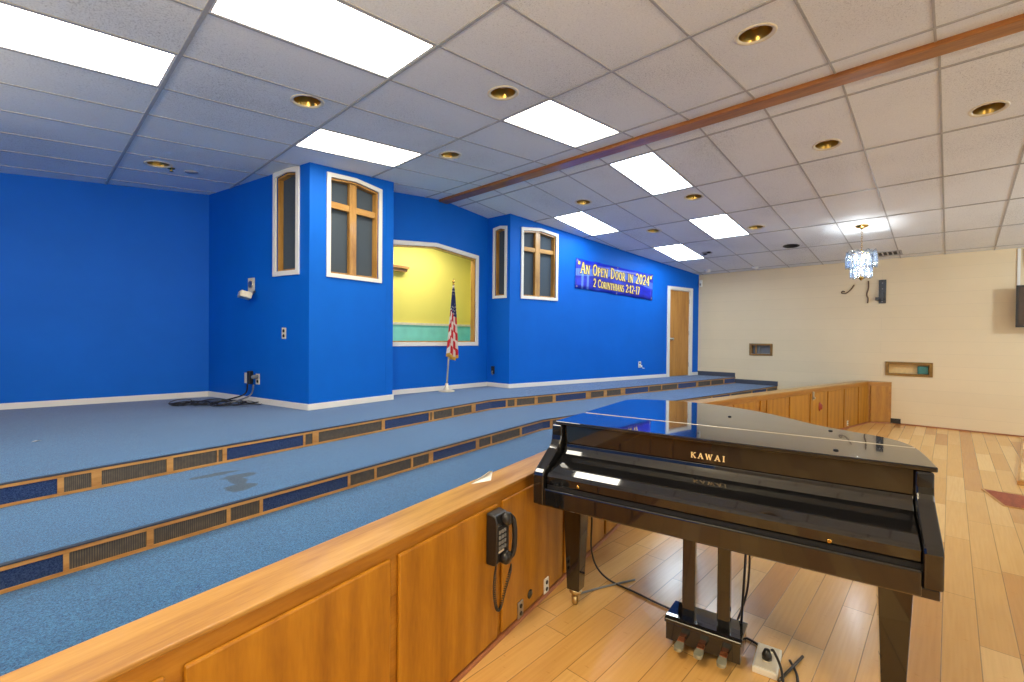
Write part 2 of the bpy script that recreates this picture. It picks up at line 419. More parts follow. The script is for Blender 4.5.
# ------------------------------------------------------------------ the room's measures
XR, ZR = 4.70, 3.767
AL, AR = .0848, .0983
TILE = 4 * .3048 * .995; TY = .6096
D0, E0, Y0L, Y0R = .3395, .3330, 2.5504, .0945
XB = 11.315
def cz(x): return ZR - (XR - x) * math.tan(AL) if x < XR else ZR - (x - XR) * math.tan(AR)
ZS, Z2, Z1 = .6914, .555, .43
W = {0: (-2.3, 7.955), 1: (1.825, 7.6), 2: (2.299, 5.41), 3: (3.51, 5.565), 4: (3.45, 6.0), 5: (5.705, 6.0), 6: (5.73, 5.475), 7: (XB, 4.465)}

def wall(name, i, holes=(), mat=None, b=None, a=None, u0=0, thick=.10, zb=None, ext=0, notch=None):
    zb = ZS + .002 if zb is None else zb
    w = Wall(a or W[i], b or W[i + 1])
    top = [(u0, 0)]; us = [u0, w.L + ext]
    xa, xb_ = w.P(us[0], 0, 0)[0], w.P(us[1], 0, 0)[0]
    outer = [(us[0], zb)] + ([(notch[0], zb), (notch[0], notch[2]), (notch[1], notch[2]), (notch[1], zb)] if notch else []) + [(us[1], zb), (us[1], cz(xb_) + .004)]
    if min(xa, xb_) < XR - .05 and max(xa, xb_) > XR + .05:
        ur = (XR - w.a.x) / w.d.x; outer.append((ur, ZR + .004))
    outer.append((us[0], cz(xa) + .004))
    o = holed_sheet(outer, list(holes), 0, thick).build(name, mat or M_blue, loc=(w.a.x, w.a.y, 0), rotz=w.ang)
    struct(o); return w, o
def arch(u0, u1, zb, zl, zp, zr): return [(u0, zb), (u1, zb), (u1, zr), ((u0 + u1) / 2, zp), (u0, zl)]
def shrink(p, d):  # inset an arch polygon
    (a, b, c, e, f) = p
    return [(a[0] + d, a[1] + d), (b[0] - d, b[1] + d), (c[0] - d, c[1] - d), (e[0], e[1] - d), (f[0] + d, f[1] - d)]

O_side = arch(1.548, 2.062, 2.28, 3.545, 3.575, 3.545)
O_front = arch(.213, 1.018, 2.266, 3.515, 3.548, 3.510)
O_bapt = arch(.21, 2.028, 1.412, 2.972, 3.057, 2.972)
O_rside = arch(.140, .462, 2.236, 3.466, 3.49, 3.466)
O_rfront = arch(.230, 1.085, 2.236, 3.472, 3.512, 3.466)

floor_mb = MB().box((-7, -9.5, -.1), (XB + .15, 9.5, 0)); struct(floor_mb.build('floor', M_floor))
M_bounce = carpet('nave_carpet', s2l(150, 148, 146), s2l(205, 203, 200))
struct(MB().box((-7, -9.5, 0), (XB + .0, -1.9, .006)).build('floor_nave', M_bounce))  # unseen pale carpet added to bounce neutral light up to the ceiling
wl, _ = wall('wall_left', 0)
w1, _ = wall('wall_booth_side', 1, [shrink(O_side, .045)])
w2, _ = wall('wall_booth_front', 2, [shrink(O_front, .045)])
w3, _ = wall('wall_recess_left', 3, thick=.12)
w4, _ = wall('wall_recess_back', 4, [shrink(O_bapt, .06)])
w5, _ = wall('wall_recess_right', 5, [shrink(O_rside, .04)], thick=.10)
w6, _ = wall('wall_stage_right', 6, [shrink(O_rfront, .045)], notch=(4.51, 5.315, 2.70))
# painted block wall with two slot openings, local x runs toward -y
wb = Wall((XB, 4.62), (XB, -9.5))
def yb(y): return 4.62 - y
SLOT_A = (yb(3.292), 1.217, yb(2.845), 1.462); SLOT_B = (yb(.888), .921, yb(.238), 1.158)
ob = holed_sheet(rect(-.2, 0, wb.L, cz(XB) + .004), [rect(*SLOT_A), rect(*SLOT_B)], 0, .16).build('wall_block', M_block, loc=(XB, 4.62, 0), rotz=wb.ang); struct(ob)
# the sanctuary behind the camera: plain block walls
struct(MB().box((-7.12, -9.62, 0), (XB, -9.5, 4)).build('wall_sanctuary_back', M_block))
struct(MB().box((-7.12, -9.5, 0), (-7.0, 9, 4)).build('wall_sanctuary_side', M_block))
struct(MB().box((-2.43, .95, 0), (-2.305, 7.9, 3.4)).build('wall_stage_left', M_blue))

# ceiling: acoustic tiles in a grid on two slopes, holes where lights sit
CANS = {}
def S2W(side, s, y, dz=0):   # slope distance from the ridge -> world
    if side == 'L': return (XR - s * math.cos(AL) + dz * -math.sin(AL), y, ZR - s * math.sin(AL) + dz * math.cos(AL))
    return (XR + s * math.cos(AR) + dz * math.sin(AR), y, ZR - s * math.sin(AR) + dz * math.cos(AR))
PANELS = {('L', 3, 2): 'long troffer at the far left end of the ceiling, nearest the plain blue wall', ('L', 2, 0): 'largest bright troffer, overhead in the nearest ceiling row',
          ('L', 1, 3): 'lit troffer directly above the corner of the booth with the tall cross window', ('L', 0, 0): 'lit troffer just left of the wooden ridge beam beside a brass downlight',
          ('R', 0, 4): 'lit troffer first on the far slope, right beside the ridge beam', ('R', 1, 7): 'lit troffer above the narrow cross windows, nearest the banner',
          ('R', 2, 4): 'lit troffer out in the middle of the far slope, well away from the walls', ('R', 3, 6): 'smallest lit troffer, farthest away near the door corner'}
CANLIST = [('L', .73, -2.53, 'brass'), ('L', 2.25, 2.24, 'brass'), ('L', 1.31, .33, 'brass'), ('L', 2.73, 6.41, 'brass'), ('L', .79, 2.75, 'brass'),
           ('R', .75, 6.62, 'brass'), ('R', 1.28, 4.25, 'brass'), ('R', 2.21, 6.15, 'brass'), ('R', .73, 1.47, 'brass'), ('R', .76, -.51, 'brass'),
           ('R', 2.72, 3.71, 'brass'), ('R', 3.84, 3.36, 'dark'), ('R', 3.69, 5.73, 'eyeball')]
canpos = []
for sd, k, j, kind in CANLIST:
    s = (D0 if sd == 'L' else E0) + k * TILE; y = (Y0L if sd == 'L' else Y0R) + j * TY
    canpos.append((sd, s, y, kind))
RC = .118
cm = MB(); gm = MB()
BW = .012
for sd in 'LR':
    s0 = D0 if sd == 'L' else E0; y0 = Y0L if sd == 'L' else Y0R
    smax = (XR + 7) / math.cos(AL) if sd == 'L' else (XB + .1 - XR) / math.cos(AR)
    sl = [0, s0]
    while sl[-1] < smax: sl.append(min(sl[-1] + TILE, smax))
    j0 = math.floor((-9.5 - y0) / TY); j1 = math.ceil((8.3 - y0) / TY)
    for ki in range(len(sl) - 1):
        for j in range(j0, j1):
            if (sd, ki - 1, j) in PANELS: continue
            a, b = sl[ki], sl[ki + 1]; ya, yb_ = y0 + j * TY, y0 + (j + 1) * TY
            hit = [c for c in canpos if c[0] == sd and a < c[1] < b and ya < c[2] < yb_ and c[3] != 'eyeball']
            k = len(cm.v)
            if not hit:
                cm.v += [S2W(sd, a, ya), S2W(sd, b, ya), S2W(sd, b, yb_), S2W(sd, a, yb_)]; cm.face((k, k + 1, k + 2, k + 3))
            else:
                _, cs, cy, _k = hit[0]; n = 32; o_, i_ = [], []
                for q in range(n):
                    an = 2 * PI * q / n; dx, dy = math.cos(an), math.sin(an)
                    t = min(((b - cs) / dx if dx > 1e-6 else (a - cs) / dx if dx < -1e-6 else 9), ((yb_ - cy) / dy if dy > 1e-6 else (ya - cy) / dy if dy < -1e-6 else 9))
                    o_.append((cs + dx * t, cy + dy * t)); i_.append((cs + dx * RC, cy + dy * RC))
                # corners
                cor = [(b, yb_), (a, yb_), (a, ya), (b, ya)]
                cm.v += [S2W(sd, *p) for p in o_] + [S2W(sd, *p) for p in i_] + [S2W(sd, *p) for p in cor]
                for q in range(n):
                    q2 = (q + 1) % n; A, B_ = o_[q], o_[q2]; ex = None
                    for ci, c in enumerate(cor):
                        on = lambda p, c=c: abs(p[0] - c[0]) < 1e-7 or abs(p[1] - c[1]) < 1e-7
                        if on(A) and on(B_) and not (abs(A[0] - B_[0]) < 1e-7 or abs(A[1] - B_[1]) < 1e-7): ex = k + 2 * n + ci
                    if ex is not None: cm.face((k + q, ex, k + q2, k + n + q2, k + n + q))
                    else: cm.face((k + q, k + q2, k + n + q2, k + n + q))
    # grid bars
    for s in sl[1:-1]:
        gm.hexa([S2W(sd, s - BW, -9.5, -.007), S2W(sd, s + BW, -9.5, -.007), S2W(sd, s + BW, 8.3, -.007), S2W(sd, s - BW, 8.3, -.007)],
                [S2W(sd, s - BW, -9.5, .001), S2W(sd, s + BW, -9.5, .001), S2W(sd, s + BW, 8.3, .001), S2W(sd, s - BW, 8.3, .001)])
    for j in range(j0, j1 + 1):
        y = y0 + j * TY; h = .008
        gm.hexa([S2W(sd, .06, y - h, -.005), S2W(sd, smax, y - h, -.005), S2W(sd, smax, y + h, -.005), S2W(sd, .06, y + h, -.005)],
                [S2W(sd, .06, y - h, .001), S2W(sd, smax, y - h, .001), S2W(sd, smax, y + h, .001), S2W(sd, .06, y + h, .001)])
struct(cm.build('ceiling', M_tile)); struct(gm.build('ceiling_grid', M_tbar))
struct(MB().box((XR - .09, -9.5, ZR - .045), (XR + .09, 6.0, ZR + .02)).build('ceiling_ridge_beam', M_beam, bevel=.008))

# troffers
def slope_rot(sd): return (0, -AL, 0) if sd == 'L' else (0, AR, 0)
for (sd, k, j), lab in PANELS.items():
    s = (D0 if sd == 'L' else E0) + (k + .5) * TILE; y = (Y0L if sd == 'L' else Y0R) + (j + .5) * TY
    t = empty('ceiling_light', S2W(sd, s, y), rot=slope_rot(sd), label=lab, cat='ceiling light', group='fluorescent troffers in the tile ceiling')
    hx, hy = TILE / 2 - BW, TY / 2 - .010
    MB().ring_xz(rect(-hx, -hy, hx, hy), rect(-hx + .014, -hy + .014, hx - .014, hy - .014), -.004, .05).xf(Matrix.Rotation(PI / 2, 4, 'X')).build('frame', M_fixture, t)
    MB().box((-hx + .012, -hy + .012, .006), (hx - .012, hy - .012, .012)).build('diffuser', M_lens if sd == 'L' else M_lens_cool, t)

# recessed downlights
CANLAB = ['large brass downlight nearest the viewer, just left of the wooden ridge beam', 'brass downlight between the two nearest long troffers and the booth',
          'brass downlight beside the troffer left of the beam', 'brass downlight above the plain blue wall with a sprinkler beside it',
          'brass downlight on the near slope close to the arched opening', 'brass downlight above the narrow cross windows',
          'brass downlight between two troffers in the middle of the far slope', 'brass downlight right above the banner',
          'brass downlight just past the beam toward the chandelier side', 'brass downlight on the far slope closest to the picture edge past the beam',
          'brass downlight between the central troffer and the chandelier', 'dark unlit downlight near the chandelier and block wall', 'small dark twin eyeball downlight above the door corner']
for (sd, s, y, kind), lab in zip(canpos, CANLAB):
    t = empty('recessed_light', S2W(sd, s, y), rot=slope_rot(sd), label=lab, cat='downlight', group='round downlights in the ceiling')
    if kind == 'eyeball':
        MB().lathe([(.0, -.003), (.10, -.003), (.105, 0), (.105, .004)], 28).build('trim_ring', M_tbar, t)
        for q in (-.055, .055): MB().lathe([(0, -.028), (.03, -.022), (.042, -.008), (.044, 0)], 20, c=(q * .9, q, 0)).build('eyeball', M_darkcan, t)
        continue
    MB().lathe([(.104, .006), (.110, -.005), (.128, -.006), (.134, -.001), (.134, .003)], 36, cap=False).build('trim_ring', M_cream if kind == 'brass' else M_darkcan, t)
    cone = MB()
    cone.lathe([(.112, .002), (.104, .03), (.095, .06), (.085, .09), (.078, .115)], 36, 0, cap=False)
    cone.build('reflector', M_brass_can if kind == 'brass' else M_darkcan, t)
    MB().lathe([(.0, .118), (.080, .118), (.080, .125), (0, .125)], 24).build('socket_plate', M_darkcan, t)
    MB().lathe([(0, .045), (.03, .05), (.045, .07), (.04, .095), (.02, .118)], 20).build('bulb', M_brass_can if kind == 'brass' else M_darkcan, t)

# ceiling extras
t = empty('fire_sprinkler', S2W('L', D0 + 2.62 * TILE, Y0L + 6.55 * TY), rot=slope_rot('L'), label='small brass sprinkler head beside the downlight over the plain blue wall', cat='sprinkler')
MB().lathe([(.04, 0), (.035, -.008), (.012, -.012), (.012, -.03), (.02, -.034), (.02, -.038), (0, -.038)], 16).build('head', M_brass, t)
t2 = tag(MB().lathe([(.07, .002), (.068, -.006), (0, -.008)], 24).build('cover_plate', M_tbar, loc=S2W('L', D0 + 2.45 * TILE, Y0L + 6.6 * TY), rot=slope_rot('L')), 'flat round grey ceiling plate beside the sprinkler head', 'plate')
for k, j, lab in ((4.87, 6.57, 'white round detector on the ceiling nearest the blue and block wall corner'), (4.97, 4.98, 'white round detector at the top of the block wall, farther from the corner')):
    t = empty('smoke_detector', S2W('R', E0 + k * TILE, Y0R + j * TY), rot=slope_rot('R'), label=lab, cat='detector')
    MB().lathe([(.075, 0), (.075, -.012), (.06, -.03)], 24).build('base', M_fixture, t); MB().lathe([(.058, -.028), (.05, -.045), (0, -.05)], 24).build('sensor_cap', M_white, t)
t = empty('ceiling_vent', S2W('R', E0 + 4.83 * TILE, Y0R + 1.38 * TY), rot=slope_rot('R'), label='dark slatted air vent in the ceiling behind the chandelier', cat='vent')
MB().box((-.14, -.26, -.004), (.14, .26, .0)).build('backing', M_darkcan, t)
MB().ring_xz(rect(-.16, -.28, .16, .28), rect(-.13, -.25, .13, .25), -.012, .0).xf(Matrix.Rotation(PI / 2, 4, 'X')).build('frame', M_tbar, t)
sl_ = MB()
for q in range(7): sl_.hexa([(-.13, -.235 + q * .072, -.002), (.13, -.235 + q * .072, -.002), (.13, -.215 + q * .072, -.014), (-.13, -.215 + q * .072, -.014)], [(-.13, -.231 + q * .072, -.0), (.13, -.231 + q * .072, -.0), (.13, -.211 + q * .072, -.012), (-.13, -.211 + q * .072, -.012)])
sl_.build('slats', M_tbar, t)

# ------------------------------------------------------------------ windows with crosses, arched opening, door, slots
def window(n, w, O, tr, cross=None, side=False):
    t = empty('window_%d' % n, (w.a.x, w.a.y, 0), w.ang); struct(t)
    I = shrink(O, tr)
    MB().ring_xz(O, I, -.022, .0).build('trim', M_white, t, bevel=.003)
    I2 = shrink(I, .022)
    MB().ring_xz(I, I2, .012, .115).build('jamb', M_oak, t)
    yc = .10 if cross else .072
    MB().prism_xz(I2, yc, yc + .012).build('grille_cloth', M_cloth, t)
    if cross:
        uc0, uc1, zc0, zc1 = cross
        zt = max(p[1] for p in I2) - .004
        zm = (zc0 + zc1) / 2
        MB().box((uc0, .030, I2[0][1]), (uc1, .085, zt)).build('mullion', M_oak, t, bevel=.004)
        MB().box((I2[0][0], .036, zc0), (uc0, .080, zc1)).box((uc1, .036, zc0), (I2[1][0], .080, zc1)).build('crossbar', M_oak_h, t, bevel=.004)
    return t
window(1, w1, O_side, .058)
window(2, w2, O_front, .050, (.555, .655, 3.115, 3.195))
window(3, w5, O_rside, .048)
window(4, w6, O_rfront, .052, (.58, .690, 3.08, 3.155))
# arched opening in the recess and the alcove behind it
t = empty('window_5', (w4.a.x, w4.a.y, 0), w4.ang); struct(t)
I = shrink(O_bapt, .062)
MB().ring_xz(O_bapt, I, -.022, 0).build('trim', M_white, t, bevel=.003)
MB().ring_xz(I, shrink(I, .018), .004, .10).build('jamb', M_oak, t)
YA = 7.3; XA = 6.45
struct(MB().box((2.4, YA, ZS + .004), (XA + .12, YA + .12, 3.5)).build('wall_alcove_back', M_yellow))
struct(MB().box((XA, 6.16, ZS + .004), (XA + .12, YA, 3.5)).build('wall_alcove_right', M_yellow))
struct(MB().box((2.4, 6.16, 3.38), (XA + .12, YA + .12, 3.46)).build('ceiling_alcove', M_white))
struct(MB().box((2.4, 6.16, ZS + .004), (2.5, YA, 3.5)).build('wall_alcove_left', M_yellow))
struct(MB().box((2.5, 6.16, .7), (XA, YA, .9)).build('floor_alcove', M_teal))
t = empty('tank_liner', (4.4, YA, .9), label='teal tank liner with a pale edge along the back of the yellow alcove', cat='tank')
MB().box((-1.88, -.02, .001), (XA - 4.422, -.001, .872)).box((XA - 4.4 - .02, -1.1, 0), (XA - 4.4 - .001, -.02, .872)).build('liner', M_teal, t)
MB().box((-1.88, -.035, .872), (XA - 4.432, -.001, .915)).box((XA - 4.4 - .03, -1.1, .872), (XA - 4.4 - .001, -.035, .915)).build('edge_strip', M_cream, t)
t = empty('wall_shelf', (4.86, YA, 2.78), label='small wooden ledge high on the yellow alcove wall', cat='shelf')
MB().box((-.5, -.14, 0), (.0, -.001, .05)).build('board', M_oak_h, t, bevel=.004); MB().box((-.48, -.10, -.05), (-.02, -.001, 0)).build('bracket_rail', M_oak_h, t)
al = bpy.data.lights.new('alcove_lamp', 'AREA'); al.shape = 'RECTANGLE'; al.size = 1.2; al.size_y = .5; al.energy = 46; al.color = (1, .95, .85)  # unseen area light brightening the alcove, no fixture modelled
alo = bpy.data.objects.new('alcove_lamp', al); COL.objects.link(alo); alo.location = (5.0, 6.6, 3.36)

# door in the right stage wall
t = empty('door_1', (w6.a.x, w6.a.y, 0), w6.ang); struct(t)
do, di = (4.418, ZS, 5.405, 2.765), (4.512, ZS, 5.315, 2.695)
fr = MB(); fr.prism_xz([(do[0], do[1]), (di[0], do[1]), (di[0], di[3]), (di[2], di[3]), (di[2], do[1]), (do[2], do[1]), (do[2], do[3]), (do[0], do[3])], -.022, .0)
fr.build('frame', M_white, t, bevel=.003)
MB().prism_xz([(di[0], do[1]), (di[0] + .015, do[1]), (di[0] + .015, di[3] - .015), (di[2] - .015, di[3] - .015), (di[2] - .015, do[1]), (di[2], do[1]), (di[2], di[3]), (di[0], di[3])], .0, .11).build('jamb', M_white, t)
MB().box((di[0] + .018, .015, ZS + .008), (di[2] - .018, .055, di[3] - .018)).build('slab', M_door, t, bevel=.003)
kb = MB(); kb.lathe([(.032, 0), (.032, .006), (.012, .012), (.012, .035), (.028, .045), (.032, .06), (.024, .072), (0, .075)], 20).xf(Matrix.Translation((di[0] + .085, .015, 1.56)) @ Matrix.Rotation(PI / 2, 4, 'X'))
kb.build('knob', M_steel, t)
for z in (.95, 1.7, 2.45): MB().tube([(di[2] - .016, .008, z - .05), (di[2] - .016, .008, z + .05)], .009, 8).build('hinge', M_steel, t)

# slot openings in the block wall
M_slotframe = wood('slot_frame_oak', s2l(98, 68, 22), s2l(136, 98, 38), s2l(158, 120, 54), (1.4, 9, 9))
def slot(n, S, deep, back, pieces):
    t = empty('window_%d' % n, (XB, 4.62, 0), wb.ang); struct(t)
    o = rect(*S); i = rect(S[0] + .035, S[1] + .032, S[2] - .035, S[3] - .032); o2 = rect(S[0] - .012, S[1] - .012, S[2] + .012, S[3] + .012)
    MB().ring_xz(o2, i, -.02, .015).build('frame', M_slotframe, t, bevel=.003)
    MB().ring_xz(o, i, .015, .12).build('jamb', M_slotframe, t)
    MB().box((S[0] - .05, deep, S[1] - .05), (S[2] + .05, deep + .02, S[3] + .05)).build('back_panel', back, t)
    for nm, a, b, m in pieces: MB().box(a, b).build(nm, m, t, bevel=.004)
slot(6, SLOT_A, .10, M_greypane, [('divider', (SLOT_A[0] + .10, .03, SLOT_A[1] + .03), (SLOT_A[0] + .125, .06, SLOT_A[3] - .03), M_oak), ('divider', (SLOT_A[0] + .17, .03, SLOT_A[1] + .03), (SLOT_A[0] + .19, .06, SLOT_A[3] - .03), M_grey)])
slot(7, SLOT_B, .08, M_tan, [])
t = tag(MB().box((SLOT_B[2] - .20, .02, SLOT_B[1] + .034), (SLOT_B[2] - .05, .07, SLOT_B[3] - .06)).build('small_box', M_tealbook, loc=(XB, 4.62, 0), rotz=wb.ang, bevel=.01), 'small teal box lying in the wide slot opening of the block wall', 'box')

# baseboards and dark cove
def baseboard(name, w, u0, u1, h=.072, m=None, zb=ZS, th=.014):
    struct(MB().box((u0, -th, zb), (u1, -.001, zb + h)).build(name, m or M_white, loc=(w.a.x, w.a.y, 0), rotz=w.ang, bevel=.003))
baseboard('baseboard_left', wl, 0, wl.L); baseboard('baseboard_booth_side', w1, 0, w1.L); baseboard('baseboard_booth_front', w2, -.012, w2.L + .012)
baseboard('baseboard_recess', w4, 0, w4.L); baseboard('baseboard_recess_right', w5, 0, w5.L); baseboard('baseboard_recess_left', w3, 0, w3.L)
baseboard('baseboard_stage_right', w6, -.01, do[0]); baseboard('baseboard_stage_corner', w6, do[2], w6.L)
baseboard('baseboard_block_upper', wb, yb(4.47), yb(3.60), .10, M_cove); baseboard('baseboard_block_middle', wb, yb(3.60), yb(2.72), .10, M_cove, Z2)
baseboard('baseboard_block', wb, yb(.78), wb.L, .022, M_basetrim, 0, .012)

# ------------------------------------------------------------------ stage
E1 = [(-2.3, 3.64), (4.5, 4.64), (XB - .02, 3.60)]; E2 = [(-2.3, 2.66), (4.4, 3.63), (XB - .02, 2.74)]
PA, PP, PS, PE, PR = (-2.3, .9453), (5.126, 2.327), (7.04, 1.95), (11.12, 1.13), (XB - .012, .80)
tag(MB().prism(E1 + [(XB - .02, 6.15), (-2.3, 8.1)], 0, ZS).build('stage_platform', M_carpet), 'top level of the blue carpeted stage reaching back to the blue walls', 'stage')
tag(MB().prism(E2 + [(E1[2][0], E1[2][1] - .015), (E1[1][0], E1[1][1] - .015), (E1[0][0], E1[0][1] - .015)], 0, Z2).build('stage_platform', M_carpet_stain), 'middle level of the blue carpeted stage with a dried dark spill', 'stage')
tag(MB().prism([(-2.3, 1.16), (5.126, 2.54), (7.06, 2.162), (11.13, 1.36), (XB - .02, 1.36), (E2[2][0], E2[2][1] - .015), (E2[1][0], E2[1][1] - .015), (E2[0][0], E2[0][1] - .015)], 0, Z1).build('stage_platform', M_carpet), 'lowest strip of blue carpet directly behind the wooden partition', 'stage')
R1 = [[('c', 0, .40), ('s', .40, .43), ('g', .43, 1.5), ('s', 1.5, 1.53), ('c', 1.83, 2.48), ('s', 1.53, 1.56), ('g', 1.56, 1.80), ('s', 1.80, 1.83), ('s', 2.48, 2.51), ('g', 2.51, 2.64), ('s', 2.64, 2.69), ('g', 2.69, 3.05), ('s', 3.05, 3.09), ('g', 3.09, 3.38), ('s', 3.38, 3.39), ('g', 3.39, 3.42), ('s', 3.42, 3.45), ('c', 3.45, 4.09), ('s', 4.09, 4.11), ('g', 4.11, 4.18), ('s', 4.18, 4.24), ('g', 4.24, 4.97), ('s', 4.97, 5.01), ('c', 5.01, 5.66), ('s', 5.66, 5.68), ('g', 5.68, 5.71), ('s', 5.71, 5.74), ('g', 5.74, 6.06), ('s', 6.06, 6.09), ('g', 6.09, 6.44), ('s', 6.44, 6.52), ('c', 6.52, 6.872)],
      [('c', 0, .25), ('s', 0.25, 0.28), ('g', 0.28, 0.41), ('s', 0.41, 0.45), ('g', 0.45, 0.79), ('s', 0.79, 0.85), ('g', 0.85, 1.16), ('s', 1.16, 1.22), ('c', 1.22, 1.9), ('s', 1.9, 2.02), ('g', 2.02, 2.34), ('s', 2.34, 2.42), ('g', 2.42, 2.79), ('s', 2.79, 2.91), ('c', 2.91, 3.58), ('s', 3.58, 3.61), ('g', 3.61, 3.99), ('s', 3.99, 4.02), ('g', 4.02, 4.53), ('s', 4.53, 4.56), ('c', 4.56, 5.22), ('s', 5.22, 5.3), ('g', 5.3, 5.78), ('s', 5.78, 5.82), ('g', 5.82, 6.33), ('s', 6.33, 6.38), ('c', 6.38, 6.86)]]
R2 = [[('c', 0, .4), ('s', .4, .43), ('g', .43, 1.8), ('s', 1.8, 1.83), ('c', 1.83, 2.46), ('s', 2.46, 2.48), ('g', 2.48, 2.78), ('s', 2.78, 2.81), ('g', 2.81, 3.17), ('s', 3.17, 3.19), ('g', 3.19, 3.36), ('s', 3.36, 3.38), ('c', 3.38, 4.0), ('s', 4.0, 4.02), ('g', 4.02, 4.24), ('s', 4.24, 4.26), ('g', 4.26, 4.62), ('s', 4.62, 4.64), ('g', 4.64, 4.83), ('s', 4.83, 4.88), ('c', 4.88, 5.48), ('s', 5.48, 5.53), ('g', 5.53, 5.72), ('s', 5.72, 5.74), ('g', 5.74, 6.26), ('s', 6.26, 6.3), ('c', 6.3, 6.77)],
      [('s', 0.12, 0.16), ('c', 0, .12), ('g', 0.16, 0.9), ('s', .9, .95), ('c', .95, 1.6), ('s', 1.6, 1.65), ('g', 1.65, 2.5), ('s', 2.5, 2.55), ('c', 2.55, 3.2), ('s', 3.2, 3.25), ('g', 3.25, 4.1), ('s', 4.1, 4.15), ('c', 4.15, 4.8), ('s', 4.8, 4.85), ('g', 4.85, 5.7), ('s', 5.7, 5.75), ('c', 5.75, 6.4), ('s', 6.4, 6.45), ('g', 6.45, 6.95)]]
def riser(E, segs, zb, zt, lab):
    root = empty('step_riser', (E[1][0], E[1][1], zb), label=lab, cat='step')
    for i in (0, 1):
        w = Wall(E[i], E[i + 1]); h = zt - zb
        ox, oy = w.a.x - E[1][0], w.a.y - E[1][1]
        kw = dict(parent=root, loc=(ox, oy, 0), rotz=w.ang)
        MB().box((0, -.019, h - .006), (w.L, .012, h + .003)).build('nosing', M_nosing, bevel=.003, **kw)
        MB().box((0, -.016, h - .024), (w.L, -.0005, h - .006)).build('top_rail', M_steprail, **kw)
        MB().box((0, -.016, .001), (w.L, -.0005, .017)).build('bottom_rail', M_steprail, **kw)
        for k, a, b in segs[i]:
            b = min(b, w.L)
            if b <= a: continue
            if k == 's': MB().box((a, -.014, .017), (b, -.0005, h - .024)).build('stile', M_steprail, **kw)
            elif k == 'c': MB().box((a, -.008, .017), (b, -.0005, h - .024)).build('carpet_panel', M_carpet_dark, **kw)
            else: MB().box((a, -.007, .017), (b, -.0005, h - .024)).build('grille', M_grille, **kw)
    return root
riser(E1, R1, Z2, ZS, 'upper step face of navy carpet panels and wood-framed grilles')
riser(E2, R2, Z1, Z2, 'lower step face of navy carpet panels and wood-framed grilles')

# ------------------------------------------------------------------ wooden partition
RUN = [PA, PP, PS, PE, PR]
def offs(d):
    out = []
    for i in range(len(RUN)):
        ns = []
        for a, b in ((i - 1, i), (i, i + 1)):
            if a >= 0 and b < len(RUN):
                v = Vector(RUN[b]) - Vector(RUN[a]); v.normalize(); ns.append(Vector((-v.y, v.x)))
        n = sum(ns, Vector((0, 0))); n.normalize(); n *= d / n.dot(ns[0]); out.append(Vector(RUN[i]) + n)
    return out
of, ob_, cf, cb_ = offs(0), offs(.16), offs(-.006), offs(.195)
ZCS = (.780, .784, .784, .784)
def partition(i, bounds, lab):
    w = Wall(RUN[i], RUN[i + 1]); root = empty('wooden_partition', (w.a.x, w.a.y, 0), w.ang, label=lab, cat='partition', group=None)
    Mi = Matrix.Rotation(-w.ang, 4, 'Z') @ Matrix.Translation((-w.a.x, -w.a.y, 0))
    def loc2(p): q = Mi @ Vector((p.x, p.y, 0)); return (q.x, q.y)
    ZC = ZCS[i]
    MB().prism([loc2(of[i]), loc2(of[i + 1]), loc2(ob_[i + 1]), loc2(ob_[i])], .0, ZC - .017).build('body', M_railwood, root)
    c = MB().prism([loc2(cf[i]), loc2(cf[i + 1]), loc2(cb_[i + 1]), loc2(cb_[i])], ZC - .017, ZC); c.build('cap', M_cap, root, bevel=.005, segs=3)
    for a, b in bounds: MB().box((a, -.0175, .022), (b, -.0005, .713 if i == 0 else .705)).build('panel', M_panelwood, root, bevel=.007)
    bt = MB(); bt.prism_yz([(-.0005, 0), (-.029, 0), (-.028, .007), (-.024, .012), (-.0165, .015), (-.0005, .015)], .04, w.L - .04); bt.build('quarter_round', M_basetrim, root)
    return w, root
uA = math.hypot(1.336 + 2.3, 1.622 - .9453)
g_ = .021
bl = [-2.55, -1.82, -1.09, -.355, .365, 1.10, 1.82, 2.55, 3.28, 3.80]
pw1, pr1 = partition(0, [(uA + a + g_, uA + b - g_) for a, b in zip(bl, bl[1:])], 'long near run of the wooden choir partition with wide panels and a telephone')
pw2, pr2 = partition(1, [(.05, .62), (.65, 1.30), (1.33, 1.88)], 'middle run of the wooden partition, mostly behind the piano')
br_ = [.06, .24, .93, 1.63, 2.29, 2.97, 3.63, 4.14]
pw3, pr3 = partition(2, [(a + .020, b - .020) for a, b in zip(br_, br_[1:])], 'far run of the wooden partition with narrow panels and a rust pull')
pw4, pr4 = partition(3, [(.03, pw4L)] if (pw4L := .33) else [], 'short end of the wooden partition turned against the block wall')
MB().box((1.70, -.030, .60), (1.75, -.0165, .735)).box((1.705, -.05, .62), (1.745, -.03, .65)).build('latch', M_steel, pr3, bevel=.002)
pl = MB(); pl.lathe([(.075, 0), (.075, .006), (.05, .012), (.045, .03), (.03, .04), (0, .042)], 20).xf(Matrix.Translation((1.98, -.0165, .475)) @ Matrix.Rotation(PI / 2, 4, 'X') @ Matrix.Scale(.6, 4, (1, 0, 0)))
pl.build('pull', M_redpull, pr3)

